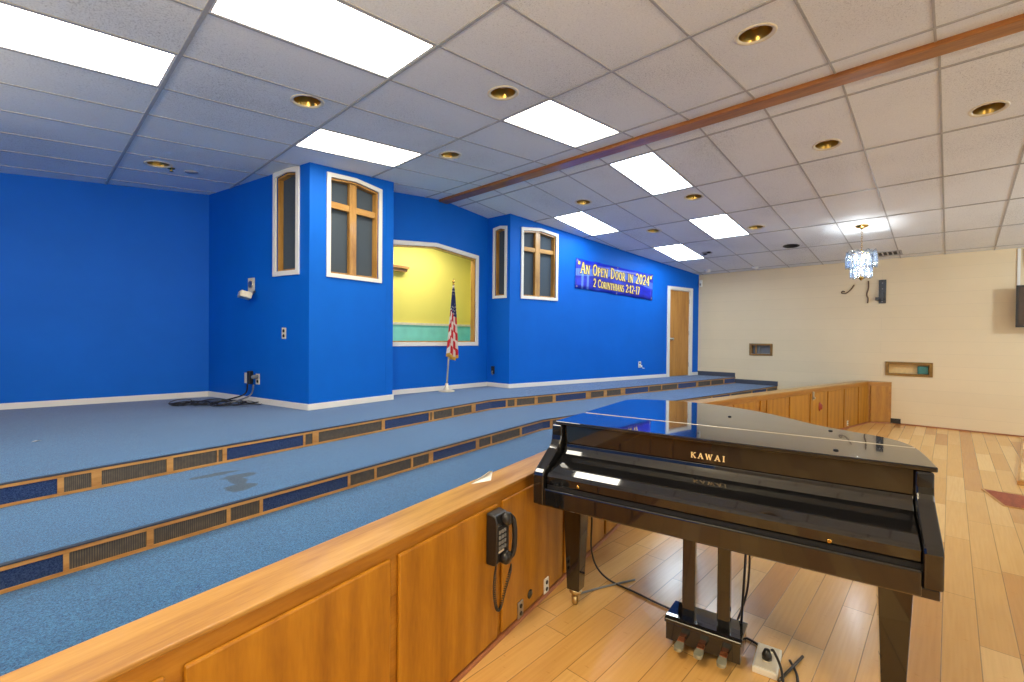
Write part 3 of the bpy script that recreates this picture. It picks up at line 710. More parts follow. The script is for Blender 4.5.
# ------------------------------------------------------------------ lettering from strokes (serif capitals)
T, n_ = .17, .085
def arc(cx, cy, rx, ry, a0, a1, n=10): return [(cx + rx * math.cos(math.radians(a0 + (a1 - a0) * i / n)), cy + ry * math.sin(math.radians(a0 + (a1 - a0) * i / n))) for i in range(n + 1)]
GL = {
 'K': (.85, [(T, [(.17, 0), (.17, 1)]), (n_, [(.2, .42), (.72, 1)]), (T, [(.36, .58), (.76, 0)])], [(.17, 0), (.17, 1), (.72, 1), (.76, 0)]),
 'A': (.86, [(n_, [(.08, 0), (.43, 1)]), (T, [(.43, 1), (.78, 0)]), (n_, [(.2, .34), (.66, .34)])], [(.08, 0), (.78, 0)]),
 'W': (1.2, [(T, [(.1, 1), (.36, 0)]), (n_, [(.36, 0), (.6, .95)]), (T, [(.6, .95), (.84, 0)]), (n_, [(.84, 0), (1.1, 1)])], [(.1, 1), (1.1, 1)]),
 'I': (.42, [(T, [(.21, 0), (.21, 1)])], [(.21, 0), (.21, 1)]),
 'N': (.95, [(n_, [(.16, 0), (.16, 1)]), (T, [(.16, 1), (.79, 0)]), (n_, [(.79, 0), (.79, 1)])], [(.16, 0), (.12, 1), (.79, 1)]),
 'O': (.86, [(.14, arc(.43, .5, .33, .46, 0, 360, 20))], []),
 'P': (.72, [(T, [(.17, 0), (.17, 1)]), (.11, [(.17, .96)] + arc(.32, .71, .3, .25, 90, -90, 8) + [(.17, .46)])], [(.17, 0)]),
 'E': (.72, [(T, [(.17, 0), (.17, 1)]), (n_, [(.17, .955), (.62, .955)]), (n_, [(.17, .5), (.5, .5)]), (n_, [(.17, .045), (.64, .045)]), (.07, [(.62, .98), (.62, .78)]), (.07, [(.64, .02), (.64, .24)])], []),
 'D': (.88, [(T, [(.17, 0), (.17, 1)]), (.12, [(.17, .95)] + arc(.35, .5, .38, .45, 90, -90, 10) + [(.17, .05)])], []),
 'R': (.84, [(T, [(.17, 0), (.17, 1)]), (.11, [(.17, .96)] + arc(.34, .72, .28, .24, 90, -90, 8) + [(.17, .48)]), (T, [(.36, .48), (.74, 0)])], [(.17, 0), (.74, 0)]),
 'C': (.82, [(.14, arc(.46, .5, .34, .45, 45, 315, 16)), (.07, [(.71, .98), (.71, .72)])], []),
 'T': (.8, [(T, [(.4, 0), (.4, 1)]), (n_, [(.06, .955), (.74, .955)]), (.07, [(.07, .98), (.07, .76)]), (.07, [(.73, .98), (.73, .76)])], [(.4, 0)]),
 'H': (.94, [(T, [(.17, 0), (.17, 1)]), (T, [(.77, 0), (.77, 1)]), (n_, [(.17, .5), (.77, .5)])], [(.17, 0), (.17, 1), (.77, 0), (.77, 1)]),
 'S': (.7, [(.14, arc(.35, .74, .25, .22, 30, 270, 10) + arc(.35, .28, .26, .24, 90, -150, 10))], []),
 '2': (.72, [(.14, arc(.35, .7, .25, .26, 160, -20, 10) + [(.56, .55), (.12, .05)]), (.12, [(.1, .06), (.64, .06)])], []),
 '0': (.74, [(.15, arc(.37, .5, .25, .45, 0, 360, 20))], []),
 '4': (.76, [(n_, [(.5, 1), (.08, .32)]), (n_, [(.08, .3), (.7, .3)]), (T, [(.5, 0), (.5, 1)])], []),
 '1': (.5, [(T, [(.27, 0), (.27, 1)]), (n_, [(.27, 1), (.08, .8)])], [(.27, 0)]),
 '7': (.68, [(n_, [(.08, .95), (.62, .95)]), (T, [(.6, .93), (.28, 0)])], []),
 ':': (.34, [(.16, [(.17, .1), (.17, .26)]), (.16, [(.17, .56), (.17, .72)])], []),
 '-': (.5, [(.13, [(.08, .4), (.42, .4)])], []),
 '"': (.44, [(.12, [(.13, 1.02), (.11, .74)]), (.12, [(.32, 1.02), (.30, .74)])], []),
 ' ': (.42, [], []),
}
def lettering(parent, mats, text, x0, x1, z, H, small=None, grow=0., y=-.001, th=.002, wmul=1.0, track=.06):
    """every letter one part made of strokes; lower case letters are set as small capitals"""
    adv = 0; items = []
    for ch in text:
        s = H
        if ch.islower(): s = H * (small or 1)
        g = GL[ch.upper()]; items.append((g, adv, s)); adv += (g[0] + track) * s
    kx = (x1 - x0) / adv
    for g, a, s in items:
        if not g[1]: continue
        mb = MB(); ly = 0
        strokes = [(w * wmul, p) for w, p in g[1]] + [(.07, [(px - .15, pz + (.035 if pz < .5 else -.035)), (px + .15, pz + (.035 if pz < .5 else -.035))]) for px, pz in g[2]]
        for lay, gr in (((0, grow), (1, .0008)) if len(mats) > 1 else ((0, grow),)):
            for w, p in strokes:
                pts = [Vector((x0 + (a + px * s) * kx, z + pz * s)) for px, pz in p]
                hw = w * s * .5 * min(1, kx * 1.05) + gr
                for q in range(len(pts) - 1):
                    d = pts[q + 1] - pts[q]
                    if d.length < 1e-7: continue
                    d.normalize(); nn = Vector((-d.y, d.x)) * hw; e = d * (hw * .35 if len(pts) > 2 else gr)
                    A, B_ = pts[q] - e, pts[q + 1] + e; yy = y - lay * (th + .0006) - (ly % 5) * 2e-5; ly += 1
                    mb.prism_xz([tuple(A - nn), tuple(B_ - nn), tuple(B_ + nn), tuple(A + nn)], yy - th, yy, lay)
        mb.build('letter', mats, parent)

# ------------------------------------------------------------------ banner
bt_ = empty('banner', w6.P(1.515, -.004, 2.507), rot=(0, math.radians(2.75), w6.ang), label='blue printed vinyl banner with golden serif lettering on the blue wall', cat='banner')
sh = MB(); nx, nz = 28, 6; BWd, BH = 2.345, .578
for side in (0, 1):
    for i in range(nx + 1):
        for j in range(nz + 1):
            x, z = BWd * i / nx, BH * j / nz
            ed = 0 if (j in (0, nz) and i % 7 == 0) else 1
            z2 = z - (.010 * abs(math.sin(PI * i / 7)) if j == 0 else 0) * -1 - (.012 * abs(math.sin(PI * i / 7)) if j == nz else 0)
            sh.v.append((x, -.010 - .004 * math.sin(x * 7 + z * 4) + (.0015 if side else 0), z2))
st = (nx + 1) * (nz + 1)
for side in (0, 1):
    for i in range(nx):
        for j in range(nz):
            a = side * st + i * (nz + 1) + j; sh.face((a, a + nz + 1, a + nz + 2, a + 1), 0, True)
for i in range(nx):
    for j in (0, nz):
        a = i * (nz + 1) + j; sh.face((a, a + nz + 1, st + a + nz + 1, st + a))
for j in range(nz):
    for i in (0, nx):
        a = i * (nz + 1) + j; sh.face((a, a + 1, st + a + 1, st + a))
sh.build('sheet', M_banner, bt_)
for txt, x0, x1, z, H, sm in (('"An Open Door in 2024"', .045, 2.30, .305, .215, .78), ('2 Corinthians 2:12-17', .48, 1.90, .080, .165, .80)):
    lettering(bt_, [M_letterdark, M_lettercream], txt, x0, x1, z, H, sm, .011, -.0165, .0012, 1.1)
for x, z in ((.04, .04), (.04, BH - .04), (BWd - .04, .05), (BWd - .04, BH - .04), (BWd / 2, BH - .03), (BWd / 2, .03)):
    g = MB(); g.tube([(x + .014 * math.cos(a * PI / 6), -.017, z + .014 * math.sin(a * PI / 6)) for a in range(12)], .004, 6, closed=True); g.build('grommet', M_steel, bt_)

# ------------------------------------------------------------------ flag
FX, FY = 4.66, 5.82
fl = empty('flag_stand', (FX, FY, ZS), label='gold-fringed striped national flag hanging on a pale floor pole in the recess', cat='flag')
MB().lathe([(.125, 0), (.125, .012), (.10, .022), (.06, .03), (.045, .06), (.028, .085), (.024, .13), (.018, .13)], 28).build('base', M_silverpole, fl)
TP = Vector((.105, -.02, 1.70))
MB().tube([(0, 0, .10), tuple(TP)], .0135, 12).build('pole', M_silverpole, fl)
fn = MB().lathe([(.016, 0), (.02, .012), (.012, .02), (.018, .035), (.022, .05), (.008, .085), (0, .11)], 14, c=tuple(TP)); fn.build('finial', M_brass, fl)
cl = MB(); nu, nv = 96, 90
def flagpt(i, j, off=0):
    u, v = i / nu, j / nv
    top = TP + Vector((0, 0, -.03)); base = TP * (1 - .0) 
    z = 1.66 - 1.02 * v - .15 * v * (1 - abs(u - .6))
    px = TP.x * (z / 1.70); width = .03 + .185 * v ** .8
    ph = u * PI * 7 + v * .9
    x = px - .02 - .3 * width + width * (u * .95) + .018 * v * math.sin(ph * 1.0 + .6) + .02 * v
    y = -.02 - .035 * (.35 + v) * math.sin(ph) - .02
    return (x, y + off, z)
for off in (0, .003):
    for i in range(nu + 1):
        for j in range(nv + 1): cl.v.append(flagpt(i, j, off))
ns = (nu + 1) * (nv + 1)
for side in (0, 1):
    for i in range(nu):
        for j in range(nv):
            u, v = (i + .5) / nu, (j + .5) / nv
            if v < .34 + .10 * u - .0: m = 2; 
            else: m = 0 if int(v * 8.5 - u * 4.0 + 10) % 2 == 0 else 1
            if m == 2 and (i // 2 * 3 + j // 2 * 2) % 7 == 0 and (j // 2) % 2 == 0: m = 1
            if j >= nv - 4 or (i >= nu - 3 and v > .55): m = 3
            a = side * ns + i * (nv + 1) + j; cl.face((a, a + nv + 1, a + nv + 2, a + 1), m, True)
for i in range(nu):
    for j in (0, nv):
        a = i * (nv + 1) + j; cl.face((a, a + nv + 1, ns + a + nv + 1, ns + a), 3)
cl.build('flag_cloth', [M_red, M_flagwhite, M_flagblue, M_fringe], fl)

# ------------------------------------------------------------------ chandelier
CX, CY, CZ_ = 8.984, 1.027, 3.342
ch = empty('chandelier', (CX, CY, CZ_), label='lit two-tier cut-glass chandelier hanging on a gold chain near the block wall', cat='chandelier')
MB().lathe([(.085, .012), (.085, -.004), (.07, -.02), (.03, -.032), (.012, -.05), (0, -.05)], 28).build('canopy', M_brass, ch)
lk = MB()
for q in range(9):
    z = -.06 - q * .034
    pts = [((.010 * math.cos(a * PI / 6)), 0, z - .018 + .022 * math.sin(a * PI / 6)) for a in range(12)]
    if q % 2: pts = [(y, x, zz) for x, y, zz in pts]
    lk.tube(pts, .0028, 6, closed=True)
lk.build('chain', M_brass, ch)
MB().lathe([(.008, -.36), (.012, -.37), (.02, -.40), (.012, -.43), (.01, -.76), (.03, -.79), (.035, -.81), (.015, -.835), (0, -.85)], 18).build('stem', M_brass, ch)
def hoop(r, z, nm): 
    h = MB(); h.tube([(r * math.cos(a * PI / 24), r * math.sin(a * PI / 24), z) for a in range(48)], .007, 8, closed=True)
    for a in range(3): h.tube([(0.01 * math.cos(a * PI * 2 / 3), .01 * math.sin(a * PI * 2 / 3), z), (r * math.cos(a * PI * 2 / 3), r * math.sin(a * PI * 2 / 3), z)], .005, 6)
    h.build(nm, M_brass, ch)
hoop(.17, -.42, 'upper_hoop'); hoop(.11, -.64, 'lower_hoop')
def glass_plate(r, ang, w, z0, z1, nm):
    p = MB(); k = 8; cnt = 10
    for off in (0, .009):
        for i in range(k + 1):
            u = -1 + 2 * i / k
            aa = ang + u * w / (2 * r); rr = r + off + .012 * (1 - u * u)
            for j in range(cnt + 1):
                v = j / cnt
                zt = z1 + .028 * (math.cos(u * PI * 1.5) * .5 + .5) ; zbm = z0 - .022 * (1 - u * u)
                rr2 = rr + .012 * math.sin(v * PI) - .012 * (v - .5)
                p.v.append((rr2 * math.cos(aa), rr2 * math.sin(aa), zbm + (zt - zbm) * v))
    n1 = (k + 1) * (cnt + 1)
    for s in (0, 1):
        for i in range(k):
            for j in range(cnt):
                a = s * n1 + i * (cnt + 1) + j; p.face((a, a + cnt + 1, a + cnt + 2, a + 1), 0, True)
    for i in range(k):
        for j in (0, cnt): a = i * (cnt + 1) + j; p.face((a, a + cnt + 1, n1 + a + cnt + 1, n1 + a))
    for j in range(cnt):
        for i in (0, k): a = i * (cnt + 1) + j; p.face((a, a + 1, n1 + a + 1, n1 + a))
    p.build(nm, M_crystal, ch)
for q in range(9): glass_plate(.178, q * 2 * PI / 9 + .2, .112, -.635, -.405, 'glass_plate')
for q in range(7): glass_plate(.115, q * 2 * PI / 7, .095, -.79, -.62, 'glass_plate')
for q in range(5):
    a = q * 2 * PI / 5; x, y = .09 * math.cos(a), .09 * math.sin(a)
    MB().lathe([(.0, -.575), (.010, -.575), (.011, -.53), (.009, -.525), (0, -.525)], 12, c=(x, y, 0)).build('candle_socket', M_cream, ch)
    b_ = MB().lathe([(0, -.525), (.010, -.52), (.019, -.495), (.016, -.465), (.004, -.43), (0, -.425)], 14, c=(x, y, 0)); b_.build('bulb', M_bulb, ch)
MB().lathe([(0, -.74), (.018, -.73), (.024, -.70), (.016, -.67), (0, -.66)], 14).build('bulb', M_bulb, ch)
for z, e in ((CZ_ - .58, 44), (CZ_ - .72, 14)):
    pl_ = bpy.data.lights.new('chandelier_glow', 'POINT'); pl_.energy = e; pl_.shadow_soft_size = .05; pl_.color = (.84, .92, 1)
    po = bpy.data.objects.new('chandelier_glow', pl_); COL.objects.link(po); po.location = (CX, CY, z)

# ------------------------------------------------------------------ things on the block wall
def onb(y, off, z): return (XB - off, y, z)
t = empty('tv_mount', onb(.96, .002, 2.50), -PI / 2, label='black upright television bracket left bare on the block wall', cat='bracket')
MB().box((-.055, -.02, -.225), (.055, 0, .225)).build('wall_plate', M_black, t, bevel=.003)
MB().box((-.03, -.07, -.16), (.03, -.02, -.02)).box((-.10, -.10, -.17), (-.03, -.03, -.11)).build('swivel_arm', M_black, t, bevel=.004)
for z in (-.19, .05, .16): MB().lathe([(.012, 0), (.012, .004), (0, .006)], 10).xf(Matrix.Translation((0, -.0205, z)) @ Matrix.Rotation(PI / 2, 4, 'X')).build('bolt', M_steel, t)
MB().tube(catmull([(XB - .012, 1.20, 2.69), (XB - .013, 1.20, 2.58), (XB - .014, 1.225, 2.48), (XB - .013, 1.205, 2.38), (XB - .013, 1.20, 2.30)], 6), .010, 8)
c1 = MB(); c1.tube([tuple(p) for p in catmull([(XB - .012, 1.175, 2.72), (XB - .013, 1.175, 2.58), (XB - .014, 1.20, 2.46), (XB - .013, 1.18, 2.38), (XB - .013, 1.185, 2.29)], 6)], .011, 8); tag(c1.build('cable', M_browncord), 'brown cable end hanging straight down the block wall behind the chandelier', 'cable')
c2 = MB(); c2.tube([tuple(p) for p in catmull([(XB - .012, 1.40, 2.66), (XB - .016, 1.46, 2.56), (XB - .03, 1.53, 2.50), (XB - .03, 1.60, 2.51), (XB - .02, 1.585, 2.545), (XB - .02, 1.55, 2.53)], 6)], .010, 8); tag(c2.build('cable', M_browncord), 'short curled cable with a pale plug end on the block wall', 'cable')
t = empty('motion_sensor', (XB - .03, 4.40, 2.90), label='white motion sensor in the corner of the blue and block walls', cat='sensor')
MB().box((-.04, -.03, -.08), (.025, .03, .08)).build('housing', M_white, t, bevel=.008); MB().box((-.046, -.018, -.05), (-.0395, .018, 0)).build('lens', M_grey, t, bevel=.002)
t = empty('outlet', onb(.735, .001, .055), -PI / 2, label='dark low outlet plate at the floor beside the end of the partition', cat='outlet')
MB().box((-.075, -.016, -.045), (.075, 0, .045)).build('plate', M_darkcan, t, bevel=.003); MB().box((-.05, -.019, -.022), (-.01, -.0155, .022)).box((.01, -.019, -.022), (.05, -.0155, .022)).build('receptacle', M_black, t)
# television and its raceway at the edge of the view
t = empty('television', onb(-1.405, .18, 2.14), -PI / 2, rot=(math.radians(0), 0, -PI / 2), label='dark flat television on the block wall at the edge of the view', cat='television')
MB().box((-.64, -.035, -.335), (.64, .0, .335)).build('casing', M_black, t, bevel=.008)
MB().box((-.615, -.0375, -.305), (.615, -.0345, .31)).build('screen', M_screen, t)
MB().ring_xz(rect(-.645, -.34, .645, .34), rect(-.618, -.308, .618, .312), -.042, -.03).build('bezel', M_darkcan, t, bevel=.003)
MB().box((-.25, .0, -.2), (.25, .05, .2)).box((-.12, .05, -.1), (.12, .178, .1)).build('wall_bracket', M_black, t)
tag(MB().box((-.018, -.02, -.31), (.018, 0, .31)).build('cable_raceway', M_white, loc=onb(-.80, .001, 2.79), rotz=-PI / 2, bevel=.004), 'white upright cable raceway above the television', 'raceway')
c3 = MB(); c3.tube([tuple(p) for p in catmull([(XB - .015, -.865, 3.09), (XB - .02, -.88, 2.9), (XB - .05, -.93, 2.72), (XB - .08, -1.0, 2.6), (XB - .1, -1.06, 2.44)], 8)], .012, 8); tag(c3.build('cable', M_darkcord), 'black cable running down from the ceiling to the television', 'cable')

# ------------------------------------------------------------------ wall plates on the stage
def plate(w, u, z, lab, m=M_ivory, hole=False, sockets=True, plug=None, cat='outlet', name='outlet', off=0):
    t = empty(name, w.P(u, -.001 - off, z), w.ang, label=lab, cat=cat)
    MB().box((-.042, -.007, -.068), (.042, 0, .068)).build('plate', m, t, bevel=.003)
    if sockets:
        for q in (-.03, .03): MB().lathe([(.020, 0), (.020, .003), (.016, .004), (0, .004)], 16).xf(Matrix.Translation((0, -.0072, q)) @ Matrix.Rotation(PI / 2, 4, 'X')).build('receptacle', M_darkcan, t)
    if hole: MB().lathe([(.030, 0), (.030, .004), (0, .004)], 20).xf(Matrix.Translation((0, -.0072, .005)) @ Matrix.Rotation(PI / 2, 4, 'X')).build('knockout', M_darkcan, t)
    return t
plate(w1, 1.765, 1.585, 'ivory double outlet low on the booth side under the narrow window')
t = empty('wall_plate', w1.P(1.065, -.001, 2.20), w1.ang, label='ivory wall plate with a round opening, above the tilted wall speaker', cat='wall plate')
MB().box((-.075, -.008, -.085), (.075, 0, .095)).build('plate', M_ivory, t, bevel=.004)
MB().lathe([(.046, 0), (.046, .008), (.034, .010), (.030, .004), (0, .004)], 24).xf(Matrix.Translation((-.01, -.0082, .012)) @ Matrix.Rotation(PI / 2, 4, 'X')).build('ring', M_steel, t)
t = empty('wall_speaker', w1.P(1.18, -.002, 2.03), w1.ang, label='small ivory speaker box tilted on the dark blue booth side', cat='speaker')
MS = Matrix.Rotation(math.radians(-14), 4, 'X') @ Matrix.Rotation(math.radians(-18), 4, 'Z')
MB().box((-.08, -.20, -.038), (.08, -.07, .042)).xf(MS).build('box', M_cream, t, bevel=.008)
MB().box((-.066, -.2035, -.028), (.066, -.2005, .032)).xf(MS).build('front_grille', M_ivory, t)
MB().tube([(-.04, 0, .09), (-.03, -.05, .05), (-.02, -.10, .02)], .016, 10).build('bracket', M_steel, t)
t = plate(w1, .955, 1.0, 'ivory single plate low on the booth side, above the cable heap', sockets=False, name='wall_plate', cat='wall plate')
t = plate(w1, 1.215, 1.0, 'ivory outlet with a grey plug above the cable heap')
MB().lathe([(.0, .07), (.018, .07), (.026, .05), (.028, 0), (0, 0)], 14).xf(Matrix.Translation((0, -.011, .03)) @ Matrix.Rotation(PI / 2, 4, 'X')).build('plug', M_grey, t)
t = tag(MB().box((-.03, -.055, -.10), (.03, 0, .07)).build('power_adapter', M_black, loc=w1.P(1.085, -.002, 1.03), rotz=w1.ang, bevel=.01), 'black power adapter plugged in low on the booth side above the cables', 'adapter')
t = plate(w5, .15, .985, 'black round microphone outlet on the narrow recess side wall', m=M_black, hole=True, sockets=False)
MB().tube([(0, -.012, -.02), (.02, -.05, -.04), (.035, -.04, -.085)], .012, 8).build('plug', M_grey, t)
t = plate(w6, 3.47, 1.0, 'white outlet with a plug low on the blue wall under the banner', m=M_white)
MB().box((-.02, -.06, -.05), (.02, -.012, -.01)).build('plug', M_white, t, bevel=.006); MB().tube([(0, -.05, -.04), (.05, -.045, -.075), (.12, -.03, -.08)], .007, 8).build('plug_cord', M_white, t)

# cable heap on the stage
heap = MB(); ra = random.Random(3)
def loopc(cx, cy, rx, ry, n, tilt, z0):
    pts = []
    for i in range(n * 14):
        a = 2 * PI * i / 14; k = 1 + .25 * math.sin(i * .37 + cx * 9)
        pts.append((cx + rx * k * math.cos(a) + .01 * i / 14, cy + ry * k * math.sin(a + tilt), z0 + .006 + .012 * (math.sin(a * 1.5 + tilt) + 1)))
    return pts
for i in range(8):
    f = i / 7; cx, cy = 1.42 + .46 * f + ra.uniform(-.06, .06), 6.98 - .80 * f + ra.uniform(-.12, .12)
    heap.tube(loopc(cx, cy, ra.uniform(.07, .20), ra.uniform(.10, .26), 1 + i % 2, ra.uniform(-.8, .8), ZS + .003 + i * .002), .0055, 6)
heap.tube([tuple(p) for p in catmull([(1.28, 6.86, ZS + .01), (1.36, 6.9, ZS + .01), (1.45, 6.95, ZS + .015), (1.52, 7.0, ZS + .02)], 5)], .012, 6)
tag(heap.build('cable_heap', M_rubber), 'heap of loose black cables on the carpet by the booth side', 'cables', kind='stuff')
for nm, u0, m, lab, x1 in (('cable', 1.08, M_rubber, 'black lead dropping from the adapter to the cable heap', (1.72, 6.55)), ('cable', 1.215, M_grey, 'grey lead dropping from the outlet into the cable heap', (1.80, 6.38))):
    p0 = w1.P(u0, -.06, .93); p1 = w1.P(u0 - .05, -.07, .80)
    c = MB(); c.tube([tuple(p) for p in catmull([p0, p1, (x1[0], x1[1], ZS + .05), (x1[0] - .1, x1[1] + .12, ZS + .012)], 6)], .010, 8); tag(c.build(nm, m), lab, 'cable')

# ------------------------------------------------------------------ small papers
def scrap(name, pts, lab, z):
    mb = MB(); k = len(pts)
    mb.v = [(x, y, z + h) for x, y, h in pts] + [(x, y, z + h + .0012) for x, y, h in pts]
    mb.face([i for i in reversed(range(k))]); mb.face([k + i for i in range(k)])
    for i in range(k): j = (i + 1) % k; mb.face((i, j, k + j, k + i))
    return tag(mb.build(name, M_paper), lab, 'paper')
fp = empty('folded_paper', (1.76, 1.87, .780), label='folded white paper lying on the partition cap left of the piano', cat='paper')
a = MB(); a.v = [(-.12, -.03, .001), (.13, .06, .001), (.045, .005, .026), (-.12, -.03, .0025), (.13, .06, .0025), (.045, .005, .0275)]
for f_ in ((0, 2, 1), (3, 4, 5), (0, 1, 4, 3), (1, 2, 5, 4), (2, 0, 3, 5)): a.face(f_)
a.build('upper_leaf', M_paper, fp)
b = MB(); b.v = [(-.115, -.032, .001), (.0, -.06, .001), (.125, .057, .001), (-.115, -.032, .0022), (.0, -.06, .0022), (.125, .057, .0022)]
for f_ in ((0, 2, 1), (3, 4, 5), (0, 1, 4, 3), (1, 2, 5, 4), (2, 0, 3, 5)): b.face(f_)
b.build('lower_leaf', M_paper, fp)
scrap('paper_scrap', [(.06, 5.30, .002), (.095, 5.28, .012), (.115, 5.32, .004), (.08, 5.345, .002)], 'tiny torn white scrap on the open stage carpet', ZS)

# ------------------------------------------------------------------ telephone on the partition
ph = empty('wall_telephone', pw1.P(uA + .29, -.018, .444), pw1.ang, label='black push-button wall telephone mounted on the near partition', cat='telephone')
bd = MB(); bd.prism_yz([(0, 0), (-.05, 0), (-.066, .02), (-.066, .21), (-.055, .245), (0, .255)], -.055, .055); bd.build('body', M_black, ph, bevel=.008, segs=3)
hs = MB()
hs.tube([tuple(p) for p in catmull([(.030, -.078, .232), (.044, -.094, .215), (.050, -.100, .17), (.051, -.101, .128), (.050, -.100, .085), (.044, -.094, .04), (.030, -.078, .022)], 5)], .0135, 10)
hs.build('handset_grip', M_black, ph)
for zc, xc in ((.222, .012), (.034, .004)):
    e = MB(); e.lathe([(0, 0), (.030, .0), (.034, .008), (.033, .026), (.026, .036), (0, .039)], 20).xf(Matrix.Translation((xc, -.064, zc)) @ Matrix.Rotation(PI / 2, 4, 'X')); e.build('earpiece' if zc > .1 else 'mouthpiece', M_black, ph)
MB().box((-.052, -.070, .068), (.030, -.0655, .190)).build('keypad_panel', M_rubber, ph, bevel=.002)
for r_ in range(4):
    for c_ in range(3): MB().box((-.045 + c_ * .022, -.0755, .082 + r_ * .026), (-.030 + c_ * .022, -.0695, .099 + r_ * .026)).build('button', M_grey, ph, bevel=.0015)
MB().box((-.045, -.072, .068), (.0, -.0695, .077)).build('number_card', M_ivory, ph)
cp = []
P0, P1 = Vector((-.03, -.045, .0)), Vector((.03, -.095, -.004))
base = [P0, Vector((-.032, -.04, -.06)), Vector((-.028, -.035, -.15)), Vector((-.005, -.035, -.235)), Vector((.02, -.04, -.235)), Vector((.036, -.055, -.15)), Vector((.034, -.085, -.05)), P1]
sm_ = catmull(base, 40)
for i, p in enumerate(sm_):
    e = min(1, min(i, len(sm_) - 1 - i) / 40); a_ = i * 1.25
    cp.append(tuple(p + Vector((math.cos(a_), math.sin(a_), 0)) * .0065 * e))
MB().tube(cp, .0032, 5).build('coiled_cord', M_black, ph)

# plates low on the near partition
def pplate(w, u, z, lab, m, cat='outlet'):
    t = empty('outlet', w.P(u, -.017, z), w.ang, label=lab, cat=cat)
    MB().box((-.028, -.008, -.045), (.028, 0, .045)).build('plate', m, t, bevel=.003)
    for q in (-.02, .02): MB().lathe([(.012, 0), (.012, .003), (0, .003)], 14).xf(Matrix.Translation((0, -.0082, q)) @ Matrix.Rotation(PI / 2, 4, 'X')).build('receptacle', M_darkcan, t)
pplate(pw1, uA + .56, .064, 'steel outlet plate at the foot of the partition below the telephone', M_steel)
pplate(pw1, uA + .857, .064, 'white outlet plate at the foot of the partition by the piano leg', M_white)
pplate(pw3, 3.13, .09, 'white outlet plate on the far run of the partition', M_white)
tag(MB().lathe([(.0, 0), (.024, 0), (.026, .004), (.018, .006), (0, .006)], 18).xf(Matrix.Rotation(PI / 2, 4, 'X')).build('cable_grommet', M_black, loc=pw1.P(uA + .668, -.0165, .098), rotz=pw1.ang), 'round black cable hole low on the near partition', 'grommet')

# ------------------------------------------------------------------ grand piano
PIX, PIY = 2.132, 1.663; PANG = math.atan2(-.987, .162)
pn = empty('grand_piano', (PIX, PIY, 0), PANG, label='closed glossy black baby grand piano standing on the bamboo floor', cat='piano')
OUT = [(0, 0), (0, 1.14), (.04, 1.215), (.10, 1.262), (.24, 1.315), (.37, 1.338), (.48, 1.332), (.6, 1.308), (.725, 1.26), (.85, 1.19), (.974, 1.10), (1.114, .955), (1.221, .83), (1.30, .755), (1.394, .69), (1.496, .63), (1.575, .56), (1.63, .44), (1.652, .25), (1.658, 0)]
cur = [OUT[0]] + [(p.x, p.y) for p in catmull([Vector((x, y, 0)) for x, y in OUT[1:]], 5)]
def clip_y(poly, y, above):
    out = []
    for i in range(len(poly)):
        a, b = poly[i], poly[(i + 1) % len(poly)]
        ina = (a[1] >= y) == above; inb = (b[1] >= y) == above
        if ina: out.append(a)
        if ina != inb:
            t_ = (y - a[1]) / (b[1] - a[1]); out.append((a[0] + (b[0] - a[0]) * t_, y))
    return out
def inset(poly, d):
    cx = sum(p[0] for p in poly) / len(poly); out = []
    for i in range(len(poly)):
        a, b, c = Vector(poly[i - 1]), Vector(poly[i]), Vector(poly[(i + 1) % len(poly)])
        t_ = (c - a).normalized(); n = Vector((-t_.y, t_.x)); out.append(tuple(b - n * -d if False else b + n * -d))
    return out
area = sum(cur[i][0] * cur[(i + 1) % len(cur)][1] - cur[(i + 1) % len(cur)][0] * cur[i][1] for i in range(len(cur)))
ccw = cur if area > 0 else cur[::-1]
cin = inset(ccw, -.014) if True else ccw
# keep the inset inside the outline
cin = [(min(max(x, .012), 1.646), y) for x, y in cin]
body = clip_y(cin, .05, True)
MB().prism(body, .69, 1.058).build('case', M_piano, pn, bevel=.006)
flap = clip_y(ccw, .371, False); mainl = clip_y(ccw, .379, True)
MB().prism(flap, 1.060, 1.080).build('lid_flap', M_piano, pn, bevel=.005, segs=3)
MB().prism(mainl, 1.060, 1.080).build('lid', M_piano, pn, bevel=.005, segs=3)
hg = MB().box((.02, .3685, 1.066), (1.635, .3815, 1.0812)); hg.build('lid_hinge', M_hingemetal, pn)
for x, y in ((.806, .781), (1.323, .62), (1.339, .107)): MB().lathe([(.010, 0), (.010, .004), (.006, .006), (0, .006)], 12, c=(x, y, 1.080)).build('lid_bumper', M_rubber, pn)
arm = [(.06, .69), (.06, 1.058), (-.004, 1.058), (-.006, 1.0), (-.010, .975), (-.022, .955), (-.05, .934), (-.185, .846), (-.203, .832), (-.210, .815), (-.210, .690)]
for x0, x1, zb_ in ((-.018, .045, .658), (1.592, 1.648, .690)): MB().prism_yz([(y, zb_ if z < .7 else z) for y, z in arm][::-1], x0, x1).build('arm', M_piano, pn, bevel=.008, segs=3)
MB().box((.004, -.198, .652), (1.640, .36, .689)).build('keybed', M_piano, pn, bevel=.004)
MB().box((.046, -.209, .656), (1.591, -.182, .751)).build('key_slip', M_piano, pn, bevel=.009, segs=3)
MB().box((.053, -.178, .690), (1.591, -.165, .764)).build('felt_strip', M_rubber, pn)  # black strip drawing in the shade of the gap below the key lid
kl = [(-.180, .766), (-.184, .774), (-.184, .812), (-.179, .822), (-.166, .830), (-.09, .861), (-.02, .888), (.0, .900), (.016, .918), (.024, .935), (.030, .952), (.048, .952), (.048, .93), (.02, .88), (-.14, .80), (-.165, .766)]
MB().prism_yz(kl[::-1], .054, 1.590).build('key_lid', M_piano, pn, bevel=.003, segs=2)
MB().box((.053, .030, .955), (1.591, .0495, 1.0575)).build('name_board', M_piano, pn, bevel=.002)
